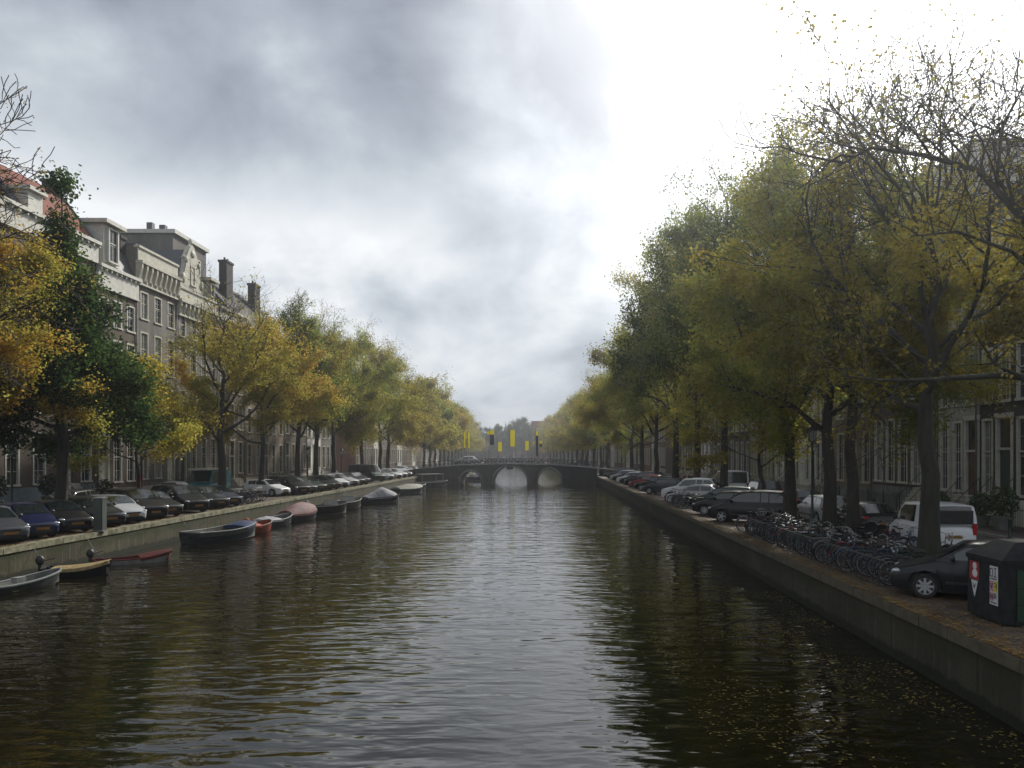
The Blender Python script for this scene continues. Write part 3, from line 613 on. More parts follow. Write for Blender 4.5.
# --- right bank
house('dark brick house with white framed windows at the right edge of the photo', 1, 29.6, 12.2, 17.6, [(1.6, 5.4), (6.25, 9.0), (10.1, 12.3), (13.2, 15.2)], 8, 'brick_dark', 'paint_white', 'simple', 'mansard', 1.3, 'slate', door=1, seed=50, plinth='stucco_white', ph=1.5, cols=2, rows=4, winw=1.0, corn_h=.9)
house('grey stone fronted house with pale framed windows next to the dark brick house', 1, 41.8, 4.4, 20.0, [(1.6, 5.4), (6.3, 9.0), (10.2, 12.6), (13.8, 15.9), (16.9, 18.6)], 3, 'stone_grey', 'paint_white', 'simple', 'flat', .3, 'slate', door=2, doorm='door_brown', seed=51, plinth='stone_sand', ph=1.4, cols=3, rows=5, winw=.98, corn_h=.9)
house('brown brick house with tall white pilastered windows behind the big leaning tree', 1, 46.2, 9.2, 20.3, [(1.8, 5.9), (7.0, 9.7), (10.9, 13.3), (14.4, 16.5), (17.4, 19.0)], 5, 'brick_brown', 'paint_white', 'simple', 'flat', .3, 'slate', door=4, seed=52, plinth='stone_dark', ph=1.6, winw=1.3, corn_h=1.0)
house('low brown brick house between the pilastered house and the white house', 1, 55.4, 9.8, 14.6, [(1.6, 5.2), (6.3, 9.0), (10.2, 12.4)], 4, 'brick_tan', 'paint_cream', 'simple', 'ridge', 3, 'tiles_dark', door=0, seed=53, plinth='stone_dark', ph=1.3)
house('white plastered house with grey base seen between the tree trunks on the right', 1, 65.2, 14.0, 15.2, [(1.4, 4.6), (6.4, 9.0), (10.2, 12.6)], 5, 'stucco_white', 'paint_white', 'simple', 'ridge', 3, 'tiles_dark', door=1, doorm='door_brown', seed=54, corn_h=1.1, winw=1.1, plinth='stone_grey')
house('cream pillared house left of the white plastered house', 1, 79.2, 9.4, 15.6, [(1.4, 5.2), (6.4, 9.0), (10.2, 12.8)], 7, 'stone_sand', 'paint_cream', 'frieze', 'ridge', 3, 'tiles_dark', door=3, seed=55, corn_h=1.8, winw=.95, plinth='stone_dark')
row(1, 88.6, 125, ('brick_dark', 'brick_brown', 'stucco_white', 'brick_tan', 'brick_dark'), 'on the right bank', 'the cream pillared house')
row(1, 146, 330, ('brick_brown', 'stucco_white', 'brick_red', 'brick_dark'), 'beyond the bridge on the right bank', 'the bridge')

# ------------------------------------------------------------------ the bridge
BR = thing('arch_bridge', 'dark brick canal bridge with low arches closing the view', 'bridge', (0, BZ, 0))
def deckz(x):
    return float(np.interp(x, [-36, -27, -20, -14, -6, 2, 8.5, 14, 22.5], [QZ + .03, 1.75, 2.45, 2.95, 3.2, 3.0, 2.5, 1.9, QZ + .03]))
ARCH = [(-13.9, -10.2, 2.0), (-8.6, -2.9, 2.75), (-1.4, 2.6, 2.4)]
BW = 9.0
def underz(x):
    for a, c, t in ARCH:
        if a <= x <= c:
            u = (x - (a + c) / 2) / ((c - a) / 2); return -.3 + (t + .3) * math.sqrt(max(0, 1 - u * u)) ** .8
    return -.6
xs = set(np.linspace(-20.4, 8.2, 40).round(3))
for a, c, t in ARCH:
    xs |= set(((a + c) / 2 - (c - a) / 2 * np.cos(np.linspace(0, math.pi, 17))).round(3))
    xs |= {round(a - .001, 3), round(c + .001, 3)}
xs = sorted(xs)
b = MB()
for i in range(len(xs) - 1):
    x0, x1 = xs[i], xs[i + 1]; u0, u1 = underz(x0 + 1e-4 if i else x0), underz(x1 - 1e-4)
    d0, d1 = deckz(x0), deckz(x1)
    if (u0 < 0) != (u1 < 0) and min(u0, u1) < -.5: u0 = u1 = -.6
    for y in (0, BW): b.add([(x0, y, u0), (x1, y, u1), (x1, y, d1), (x0, y, d0)], [(0, 1, 2, 3)])
    b.add([(x0, 0, u0), (x1, 0, u1), (x1, BW, u1), (x0, BW, u0), (x0, 0, d0), (x1, 0, d1), (x1, BW, d1), (x0, BW, d0)], [(0, 1, 2, 3), (4, 5, 6, 7)])
b.obj('masonry', 'brick_bridge', BR)
e2 = MB()   # stone rings, string course and pier fronts
for a, c, t in ARCH:
    pts = []
    for q in range(25):
        th = math.pi * q / 24; x = (a + c) / 2 - (c - a) / 2 * math.cos(th); pts.append((x, -.03, -.3 + (t + .3) * math.sin(th) ** .8 + .14))
    e2.tube(pts, .15, 4, smooth=False)
pts = [(x, -.08, deckz(x) + .02) for x in np.linspace(-20.4, 8.2, 30)]; e2.tube(pts, .16, 4, smooth=False)
e2.obj('stone_trim', 'stone_dark', BR)
pr = MB()
for x in (-9.4, -2.15, 3.2, -14.5): pr.box(x - .55, x + .55, -.7, -.0, -.5, .9); pr.box(x - .6, x + .6, -.75, 0, .9, 1.05)
pr.obj('pier', 'brick_bridge', BR)
dk = MB(); xx = list(np.linspace(-36, 22.6, 40))
for i in range(len(xx) - 1):
    x0, x1 = xx[i], xx[i + 1]; dk.add([(x0, .1, deckz(x0) + .03), (x1, .1, deckz(x1) + .03), (x1, BW - .1, deckz(x1) + .03), (x0, BW - .1, deckz(x0) + .03), (x0, .1, QZ - .1), (x1, .1, QZ - .1), (x1, BW - .1, QZ - .1), (x0, BW - .1, QZ - .1)], [(0, 1, 2, 3)] + ([(0, 4, 5, 1), (3, 2, 6, 7)] if x1 < -20 or x0 > 8 else []))
dk.obj('deck', 'klinker', BR)
for y in (.12, BW - .12):
    t = MB(); xr = np.linspace(-20.2, 8.1, 58)
    for x in xr: t.tube([(x, y, deckz(x)), (x, y, deckz(x) + .95)], .028, 4)
    for hz in (.95, .5, .12): t.tube([(x, y, deckz(x) + hz) for x in xr], .03 if hz > .9 else .018, 4)
    t.obj('railing', 'iron_green', BR)
# hanging flower-box like sign plate in the central arch
MB().box(-6.3, -5.2, -.14, -.02, 2.35, 3.1).obj('navigation_board', 'trim_black', BR)
# banners: (image x, y, length below, width, yellow share, label)
def banner(px, ytop, ybot, wpx, share, label, yb=.5):
    Z = BZ + yb; k = Z / 800.; x = (px - 546) * k; zt = EYE - (ytop - 454) * k; zb_ = EYE - (ybot - 454) * k; ww = wpx * k
    r = thing('banner_pole', label, 'banner', (x, Z, deckz(x)), 0, 'yellow banners on the bridge')
    t = MB(); h = zt - deckz(x) + .5; t.lathe([(.09, 0), (.06, h * .5), (.04, h), (.07, h + .05), (.0, h + .14)], 'z', (-ww / 2 - .05, 0, 0), 7); t.tube([(-ww / 2 - .05, 0, h - .35), (ww / 2 + .05, 0, h - .3)], .025, 5); t.obj('pole', 'pole_metal', r)
    zt -= deckz(x); zb_ -= deckz(x); zm = zt - (zt - zb_) * share
    def cloth(z1, z0, nm, m):
        c = MB(); n = 7; vs = []
        for j in range(2):
            for i in range(n):
                u = i / (n - 1); zz = z1 + (z0 - z1) * u; a = .12 * math.sin(u * 5 + px) ; vs += [(-ww / 2 + j * ww, a * (1 if j else .3), zz), (-ww / 2 + j * ww, a * (1 if j else .3) + .03, zz)]
        f = []
        for i in range(n - 1):
            q = 2 * i; p = q + 2 * n; f += [(q, p, p + 2, q + 2), (q + 1, q + 3, p + 3, p + 1), (q, q + 2, q + 3, q + 1), (p, p + 1, p + 3, p + 2)]
        f += [(0, 1, 2 * n + 1, 2 * n), (2 * n - 2, 4 * n - 2, 4 * n - 1, 2 * n - 1)]
        c.add(vs, f, 0, True); c.obj(nm, m, r)
    cloth(zt, zm, 'yellow_banner', 'yellow_cloth')
    if share < .99: cloth(zm, zb_, 'dark_banner', 'dark_cloth')
banner(464.5, 432, 448, 1.6, 1, 'narrow all yellow banner, leftmost on the bridge')
banner(468.8, 433, 448, 1.6, 1, 'narrow all yellow banner, second from the left on the bridge', 8.2)
banner(488.5, 431.5, 434.5, 3, 1, 'short yellow streamer between the narrow pair and the dark tailed banner', 8.2)
banner(492, 430, 445, 4.2, .3, 'wide banner with yellow head and long dark tail left of the bridge centre')
banner(500, 442, 451.5, 3.6, 1, 'small low yellow banner just left of the big central banner', 8.2)
banner(512.5, 430, 446.5, 4.6, 1, 'largest all yellow banner above the central arch')
banner(527, 441, 450.5, 3.4, 1, 'small low yellow banner just right of the big central banner', 8.2)
banner(537, 431, 456, 2.4, .18, 'tall dark banner with small yellow head right of the centre')
banner(540.8, 441, 447, 2.6, .45, 'rightmost short banner with yellow top', 8.2)
# far end of the view
def far_building(label, px, Z, wpx, ytop, m, roofm, cat='building'):
    k = Z / 800.; x = (px - 546) * k; w_ = wpx * k; H = EYE - (ytop - 454) * k - QZ
    r = thing('far_building', label, cat, (x, Z, QZ)); b = MB(); b.box(-w_ / 2, w_ / 2, 0, 12, 0, H * .8); b.obj('wall', m, r, fix=False)
    rb = MB(); rb.prism([(-w_ / 2 - .3, H * .8), (-w_ / 2 + w_ * .12, H), (w_ / 2 - w_ * .12, H), (w_ / 2 + .3, H * .8)], -.3, 12.3, 'xz'); rb.obj('roof', roofm, r)
    wb = MB()
    for i in range(max(2, int(w_ / 3))):
        for j in range(4): fx = -w_ / 2 + (i + .5) * w_ / max(2, int(w_ / 3)); wb.box(fx - .55, fx + .55, -.06, .1, 2 + j * H * .19, 3.9 + j * H * .19)
    wb.obj('windows', 'pane', r); 
    return r
far_building('pinkish brick building with flat tiled roof closing the canal on the right', 541, 400, 24, 421, 'brick_red', 'tiles_red')
far_building('pale distant building behind the banners at the end of the canal', 522, 405, 18, 436, 'brick_tan', 'slate')
r = thing('church_tower', 'slender dark distant tower rising at the end of the canal', 'tower', ((505.5 - 546) * .62, 496, QZ))
b = MB(); b.box(-2.6, 2.6, -2.6, 2.6, 0, 16); b.obj('tower_shaft', 'brick_dark', r); b = MB(); b.lathe([(2.4, 16), (2.2, 17.4), (1.3, 18), (1.2, 19.4), (.3, 21), (.05, 24)], 'z', (0, 0, 0), 8, smooth=False); b.obj('spire', 'slate', r)

far_building('long low brown building closing the view behind the narrow pair of banners', 468, 408, 34, 440, 'brick_brown', 'slate')
far_building('dark gabled building at the end of the canal left of the church tower', 492, 402, 16, 437, 'brick_dark', 'slate')
far_building('brown building closing the view behind the central banner', 508, 410, 14, 441, 'brick_brown', 'tiles_dark')
far_building('broad brown building closing the view beyond the right quay', 572, 408, 40, 438, 'brick_brown', 'slate')
far_building('broad dark building closing the view beyond the left quay', 428, 412, 44, 438, 'brick_dark', 'slate')

# ------------------------------------------------------------------ trees
def leaves_mesh(name, P, size, seed):
    rs = np.random.RandomState(seed); n = len(P); P = np.asarray(P)
    a = rs.normal(size=(n, 3)); a[:, 2] *= .6; a[:, 2] -= .25; a /= np.linalg.norm(a, axis=1)[:, None]
    c = rs.normal(size=(n, 3)); b = np.cross(a, c); b /= np.linalg.norm(b, axis=1)[:, None]
    s = size * rs.uniform(.65, 1.3, n)[:, None]
    V = np.stack([P - a * s * .5, P + b * s * .32, P + a * s * .5, P - b * s * .32], 1).reshape(-1, 3)
    me = bpy.data.meshes.new(name); me.vertices.add(4 * n); me.vertices.foreach_set('co', V.ravel().astype(np.float32))
    me.loops.add(4 * n); me.loops.foreach_set('vertex_index', np.arange(4 * n, dtype=np.int32))
    me.polygons.add(n); me.polygons.foreach_set('loop_start', np.arange(0, 4 * n, 4, dtype=np.int32))
    try: me.polygons.foreach_set('loop_total', np.full(n, 4, dtype=np.int32))
    except Exception: pass
    at = me.attributes.new('rnd', 'FLOAT', 'POINT'); at.data.foreach_set('value', np.repeat(rs.rand(n), 4).astype(np.float32))
    me.update(calc_edges=True); return me

def tree_proto(seed, H=17, fork=4.2, spread=5.2, r0=.27, limbs=9, nleaf=16000, lsize=.17, shape='round', bare=1.2, lean=(0, 0), twigs=True, leafmin=0.0, nc=(7, 5), minr=.007, wob=.035, drop=.5, reach=None, clump=.34, arch=()):
    rnd = random.Random(seed); B = MB(); nodes = []   # nodes: (point, level, weight)
    def rv(s): return Vector((rnd.gauss(0, s), rnd.gauss(0, s), rnd.gauss(0, s)))
    def grow(p, d, L, r, lv, nch, up, wt=1.0):
        n = 7 if lv < 2 else (5 if lv == 2 else 3); pts = [p.copy()]; rad = [r]; d = d.normalized()
        for i in range(n):
            d = (d + rv(.11 + .05 * lv) + Vector((0, 0, up))).normalized(); p = p + d * (L / n); pts.append(p.copy()); rad.append(max(minr, r * (1 - (i + 1) / n * .82)))
        if lv < 3 or twigs: B.tube(pts, rad, (8, 7, 5, 3)[lv], cap=False)
        if lv >= 2:
            for q in pts[1:]: nodes.append((q, L * L * wt))
        elif lv == 1:
            for q in pts[4:]: nodes.append((q, L * .12 * wt))
        if lv < 3:
            for k in range(nch[lv]):
                t = rnd.uniform(.25, 1.0) if lv else rnd.uniform(.3, 1); j = min(n - 1, int(t * n)); q = pts[j].lerp(pts[j + 1], t * n - j)
                ax = (pts[j + 1] - pts[j]).normalized(); s_ = ax.cross(rv(1)).normalized(); ang = R(rnd.uniform(28, 62))
                grow(q, ax * math.cos(ang) + s_ * math.sin(ang), L * rnd.uniform(.34, .58) * (1.15 - .35 * t), max(.01, rad[j] * .55), lv + 1, nch, up * .8, wt * (rnd.choice((.12, .5, 1, 1.7)) if lv == 1 and shape != 'spire' else 1))
    # trunk and leader
    top = H * (.93 if shape in ('cone', 'spire') else .80); pts = [Vector((0, 0, -.15))]; n = 12
    for i in range(1, n + 1):
        z = top * i / n; pts.append(Vector((lean[0] * z + rnd.gauss(0, wob) * i ** .6, lean[1] * z + rnd.gauss(0, wob) * i ** .6, z)))
    rad = [r0 * 1.35, r0] + [max(.03, r0 * (1 - .9 * (i / n) ** 1.1)) for i in range(2, n + 1)]
    B.tube(pts, rad, 12, cap=False)
    def at(z):
        t = max(0, min(n - 1e-6, z / top * n)); j = int(t); return pts[j].lerp(pts[j + 1], t - j), rad[j]
    for i in range(limbs):
        t = (i + .3) / limbs; z = fork + (top - fork) * (t ** 1.05) * .97; p, r = at(z)
        az = i * 2.4 + rnd.uniform(-.4, .4)
        if shape == 'round': pr = (.72 + .5 * math.sin(math.pi * min(1, t + .22))) * (1 - .42 * t * t); el = 18 + 46 * t
        elif shape == 'spire': pr = 1.12 * (1 - t) ** 1.05 * min(1, .75 + 1.6 * t) + .02; el = 12 + 40 * t
        elif shape == 'cone': pr = 1.1 - .75 * t; el = 22 + 40 * t
        else: pr = 1.0 + .2 * math.sin(math.pi * t) - .25 * t; el = 24 + 36 * t       # vase
        if reach: pr *= 1 + reach[2] * math.cos(az - math.atan2(reach[1], reach[0]))
        L = spread * pr * rnd.uniform(.85, 1.12)
        el = R(el + rnd.uniform(-9, 9)); d = Vector((math.cos(az) * math.cos(el), math.sin(az) * math.cos(el), math.sin(el)))
        grow(p, d, L, max(.03, min(r * .55, r0 * .40)), 1, (0, nc[0], nc[1], 0), .05)
    grow(pts[-1], Vector((0, 0, 1)), H - top, .045, 1, (0, 6, 4, 0), .1, 1.6)
    for k in range(0 if shape == 'spire' else 3): a_ = k * 2.1 + seed; grow(at(top * (.86 + .04 * k))[0], Vector((math.cos(a_), math.sin(a_), 1.3)), (H - top) * .9 + 1.2, .04, 1, (0, 6, 4, 0), .1)
    for path, rr_ in arch:      # long arching limbs with upright side shoots
        pv = [Vector(q) for q in path]; k_ = len(pv); B.tube(pv, [rr_ * (1 - .8 * i / (k_ - 1)) for i in range(k_)], 8, cap=False)
        for i in range(1, k_):
            ax = (pv[i] - pv[i - 1]).normalized()
            for j in range(3): grow(pv[i - 1].lerp(pv[i], (j + .5) / 3), ax * .7 + Vector((rnd.gauss(0, .3), rnd.gauss(0, .5), rnd.uniform(.1, 1.1))), rnd.uniform(1.2, 2.9), rr_ * .3, 2, (0, 0, nc[1], 0), .06)
    P = np.array([tuple(q) for q, _ in nodes]); rs = np.random.RandomState(seed)
    w_ = np.array([v for _, v in nodes]) ** (.6 if shape == 'spire' else 1); zt = P[:, 2] / H
    if bare < 1: w_ *= np.clip((bare - zt) / .18, 0.02, 1)
    if leafmin: w_ *= np.where(zt < leafmin, 0, 1)
    w_ *= np.clip((P[:, 2] - fork * .6) / 2, 0, 1)
    cl = rs.rand(len(P)) ** 1.4 + .12; w_ *= cl; w_ /= w_.sum()
    idx = rs.choice(len(P), nleaf, p=w_); off = rs.normal(size=(nleaf, 3)) * clump; off[:, 2] = off[:, 2] * .8 - abs(rs.normal(size=nleaf)) * .12 * drop * 2
    Lm = leaves_mesh('crown', P[idx] + off, lsize, seed); Lm.materials.append(MATS['leaf_mixed'])
    Bm = B.mesh('trunk', 'bark', fix=False)
    return Bm, Lm
T = {}
T['round1'] = tree_proto(1, 17.5, 4.4, 6.0, .27, 14, 66000, .155, 'round', bare=.95, nc=(8, 6), clump=.30)
T['round2'] = tree_proto(2, 18, 4.6, 5.9, .27, 15, 72000, .15, 'round', bare=.93, nc=(8, 6), clump=.30)
T['round3'] = tree_proto(3, 19, 4.6, 5.8, .30, 16, 68000, .15, 'cone', bare=.97, nc=(8, 6), clump=.30)
T['sparse'] = tree_proto(4, 18, 4.4, 6.6, .33, 13, 32000, .165, 'round', bare=.76, nc=(9, 6), clump=.28)
T['spire'] = tree_proto(5, 17.0, 3.8, 4.1, .30, 34, 60000, .19, 'spire', bare=1.3, nc=(8, 5), clump=.36)
T['small'] = tree_proto(6, 9.0, 2.6, 3.5, .13, 11, 18000, .16, 'round', bare=1.1, clump=.25)
T['big'] = tree_proto(7, 14.6, 4.9, 6.6, .33, 14, 58000, .125, 'vase', bare=.74, clump=.22, nc=(12, 8), minr=.011)
T['bare'] = tree_proto(9, 16.0, 4.3, 6.0, .34, 12, 9000, .09, 'vase', bare=1.2, clump=.08, nc=(13, 9), minr=.016)
T['edge'] = tree_proto(8, 13.0, 4.4, 4.5, .33, 12, 5000, .10, 'vase', bare=.8, clump=.06, reach=(-1, .35, .3), nc=(12, 8), minr=.010, arch=(([(0, 0, 6.2), (-1.5, 0, 7.6), (-2.7, 0, 8.7), (-3.6, 0, 9.7), (-4.7, .2, 10.1), (-5.8, .3, 10.3), (-6.5, .3, 9.9)], .11), ([(-2.4, 0, 8.4), (-3.1, .2, 9.6), (-2.9, .3, 10.8), (-2.3, .4, 11.9)], .06), ([(0, 0, 5.6), (-1.6, -.2, 6.6), (-3.0, -.2, 7.9), (-4.2, -.3, 8.3), (-5.2, -.3, 8.2)], .07)))
T['slim'] = tree_proto(10, 20, 5.0, 5.3, .26, 17, 60000, .15, 'round', bare=.9, nc=(8, 6), clump=.30)
for k in (1, 2, 3): T['far%d' % k] = tree_proto(20 + k, 17.5, 4.6, 5.2, .27, 11, 15000, .32, 'round', bare=1.2, twigs=False, clump=.5)
def tree(kind, x, y, leaf, label, rot=None, s=1.0, sz=None, bark='bark', group=None, trunk_r=1.0):
    rr = random.Random(int(y * 10)); r = thing('tree', label, 'tree', (x + bend(y), y, QZ), rot if rot is not None else rr.uniform(0, 6.28), group, (s, s, sz or s))
    Bm, Lm = T[kind]; link('trunk', Bm, r, m=bark); link('crown', Lm, r, m=leaf); return r
XL, XR = WL - 3.8, 12.0
def ZL(px): return 800 * XL / (px - 546)
def ZR(px): return 800 * XR / (px - 546)
GL, GR = 'trees along the left quay', 'trees along the right quay'
# left bank
tree('bare', XL - 1.2, 30.2, 'leaf_brown', 'almost bare tree whose reddish twigs reach in at the top left corner', 2.6, 1.1, 1.14, group=GL)
tree('round2', XL - .6, 33.6, 'leaf_orange', 'orange leaved tree at the left edge of the photo', 1.2, .84, .86, group=GL)
tree('spire', XL, ZL(60), 'leaf_darkgreen', 'dark green tree with a spire top in front of the red roofed house', 2.0, 1.0, 1.02, 'bark_mossy', group=GL)
tree('small', XL, ZL(139), 'leaf_yellow', 'small slender bright yellow tree right of the dark green tree', 2.0, 1.0, 1.02, group=GL)
tree('sparse', XL, ZL(222), 'leaf_gold', 'large open golden tree with bare top in front of the bell gabled house', 4.4, 1.0, .98, group=GL)
tree('round1', XL, ZL(262), 'leaf_orange', 'ochre tree with forked trunk just beyond the large open golden tree', 3.0, .95, .98, group=GL)
tree('round3', XL, ZL(298), 'leaf_green', 'dense green tree beyond the ochre tree on the left quay', 1.0, .95, 1.03, group=GL)
tree('sparse', XL - .2, ZL(318), 'leaf_gold', 'thin topped yellow tree just beyond the dense green tree', 1.7, .9, 1.12, group=GL)
tree('round2', XL, ZL(334), 'leaf_mixed', 'green and yellow tree with low hanging foliage over the left row of cars', 5.0, 1.05, 1.14, group=GL)
tree('round1', XL, ZL(362), 'leaf_gold', 'yellow green tree above the pale cars near the bridge on the left', 0.3, 1.05, 1.2, group=GL)
tree('slim', XL, ZL(380), 'leaf_olive', 'tall olive tree, second from the bridge on the left quay', 0.9, 1.1, 1.02, group=GL)
tree('sparse', XL, 126.5 - 4, 'leaf_brown', 'brownish half bare tree nearest the bridge on the left quay', 0.9, 1.05, 1.08, group=GL)
# right bank
tree('edge', XR + .9, 17.2, 'leaf_gold', 'nearly bare overhanging tree entering from the right edge of the photo', 0.0, 1.0, 1.0, 'bark_mossy', group=GR)
tree('big', XR, ZR(929), 'leaf_gold', 'big spreading tree with thick dark trunk beside the white van', 2.3, 1.0, 1.0, 'bark_mossy', group=GR)
tree('slim', XR + .2, ZR(848), 'leaf_olive', 'tall tree beyond the white van with upright straight trunk', 4.0, 1.0, .95, group=GR)
tree('sparse', XR - .1, ZR(832), 'leaf_olive', 'leaning thin leaved tree touching the tall straight one beyond the van', 3.1, .9, .98, group=GR)
tree('round3', XR, ZR(790), 'leaf_mixed', 'dense yellow green tree with thick trunk beside the bicycle racks', 5.5, .95, 1.07, group=GR)
tree('small', XR - .2, ZR(766), 'leaf_gold', 'small low golden tree over the dark cars on the right', .5, 1.15, 1.05, group=GR)
tree('round2', XR, ZR(725), 'leaf_green', 'tall dense green tree above the silver cars on the right', 2.9, 1.05, 1.36, group=GR)
tree('round1', XR, ZR(697), 'leaf_mixed', 'yellow and green tree next beyond the tall dense green one', 1.1, 1.1, 1.36, group=GR)
tree('round3', XR, ZR(676), 'leaf_olive', 'olive tree halfway between the silver cars and the bridge on the right', 2.1, 1.08, 1.27, group=GR)
tree('round2', XR, ZR(657), 'leaf_mixed', 'mixed yellow green tree, third from the bridge on the right quay', 4.2, 1.12, 1.12, group=GR)
tree('round1', XR, ZR(642), 'leaf_gold', 'golden tree, second from the bridge on the right quay', .2, 1.12, 1.05, group=GR)
tree('slim', XR, ZR(632), 'leaf_olive', 'olive tree nearest the bridge on the right quay', 5.2, 1.15, .86, group=GR)
lf = ['leaf_gold', 'leaf_mixed', 'leaf_olive', 'leaf_gold', 'leaf_orange']; cw = dict(leaf_gold='golden', leaf_mixed='yellow and green', leaf_olive='olive', leaf_orange='orange')
for side, xx in ((-1, XL + 2.8), (1, XR)):
    y = BZ + 17; i = 0
    while y < 405:
        l = lf[(i + (side > 0) * 2) % 5]
        tree('far%d' % (1 + (i + side) % 3), xx, y, l, '%s tree beyond the bridge on the %s bank, %s behind it' % (cw[l], 'left' if side < 0 else 'right', ordw(i + 1)), None, 1.1, .96 + .1 * math.sin(i * 2.2), group='trees beyond the bridge')
        y += 10.5 + .05 * (y - BZ); i += 1
for i, (px, Z, s) in enumerate(((510, 372, 1.0), (516, 385, 1.12), (524, 378, 1.15), (531, 372, .9), (498, 370, .95), (489, 395, .9), (480, 410, 1.0))):
    r = thing('tree', ('dark', 'tallest dark', 'rounded dark', 'low dark', 'pointed dark', 'second leftmost dark', 'leftmost dark')[i] + ' distant tree closing the far end of the canal', 'tree', ((px - 546) * Z / 800, Z, QZ), i * 1.3, 'trees closing the canal', s)
    Bm, Lm = T['far%d' % (1 + i % 3)]; link('trunk', Bm, r); link('crown', Lm, r, m='leaf_darkgreen')
# leaf litter
def scatter(name, label, cat, n, f, size, m, seed):
    rs = np.random.RandomState(seed); P = f(rs, n)
    me = leaves_mesh(name, P, size, seed)
    V = np.empty(len(me.vertices) * 3, np.float32); me.vertices.foreach_get('co', V); V = V.reshape(-1, 4, 3)
    c = V.mean(1, keepdims=True); D = V - c; D[:, :, 2] *= .12; V = c + D
    me.vertices.foreach_set('co', V.reshape(-1).astype(np.float32)); me.materials.append(MATS[m]); me.update()
    return stuff(link(name, me), label, cat)
def fr(rs, n):
    y = 10 + 105 * rs.rand(n) ** 2.2; x = WR - .02 + 2.2 * rs.rand(n) ** 1.7 + (rs.rand(n) < .2) * rs.rand(n) * 10; return np.stack([x, y, np.where(x < WR + .42, QZ + .085, QZ + .03) + rs.rand(n) * .02], 1)
scatter('fallen_leaves', 'brown and orange fallen leaves strewn along the right quay edge', 'leaves', 36000, fr, .085, 'leaf_litter', 1)
def fl(rs, n):
    y = 28 + 95 * rs.rand(n) ** 1.3; x = WL - .1 - 2.6 * rs.rand(n) ** 1.5; g = (np.sin(y * .9) > -.2) | (rs.rand(n) < .3); x = np.where(g, x, x - 2); return np.stack([x, y, np.where(x > WL - .42, QZ + .085, QZ + .03) + rs.rand(n) * .02], 1)
scatter('fallen_leaves', 'fallen yellow leaves strewn along the left quay edge', 'leaves', 16000, fl, .11, 'leaf_litter', 2)
def ff(rs, n):
    x = WR - .15 - 5.4 * rs.rand(n) ** 1.1; y = 8 + 20 * rs.rand(n) ** 1.2; k = np.sin(x * 1.7 + y * .5) + np.sin(y * 1.1 - x * .6) + rs.normal(size=n) * .7 > -.2
    P = np.stack([x, y, .006 + rs.rand(n) * .006], 1); return P[k]
scatter('floating_leaves', 'yellow leaves floating on the dark water below the right quay', 'leaves', 7500, ff, .085, 'leaf_floating', 3)

# ------------------------------------------------------------------ cars (local: nose towards +x, origin on the ground at the centre)
CT = {}
def wheel_meshes(r, w, spokes):
    t = MB(); t.lathe([(r * .68, -w / 2), (r * .93, -w / 2), (r, -w * .3), (r, w * .3), (r * .93, w / 2), (r * .68, w / 2), (r * .60, w * .3)], 'y', n=22, cap=False)
    q = MB(); q.lathe([(r * .70, -w * .46), (r * .70, -w * .30), (r * .64, -w * .2), (r * .1, -w * .2), (r * .1, -w * .1)], 'y', n=22, cap=False)
    for k in range(spokes):
        a = 2 * math.pi * k / spokes; c, s = math.cos(a), math.sin(a); p = []
        for rr_, hw in ((r * .08, .035), (r * .66, .026)): p += [(rr_ * c - hw * s, rr_ * s + hw * c), (rr_ * c + hw * s, rr_ * s - hw * c)]
        q.prism([p[0], p[1], p[3], p[2]], -w * .48, -w * .22, 'xz')
    q.lathe([(.05, -w * .52), (.06, -w * .3)], 'y', n=10)
    d = MB(); d.lathe([(r * .62, -w * .21), (r * .62, -w * .16)], 'y', n=20)
    return t.mesh('tyre', 'tyre'), q.mesh('rim', 'rim'), d.mesh('brake_disc', 'trim_black')
WH = wheel_meshes(.31, .2, 8); WH5 = wheel_meshes(.34, .21, 5)
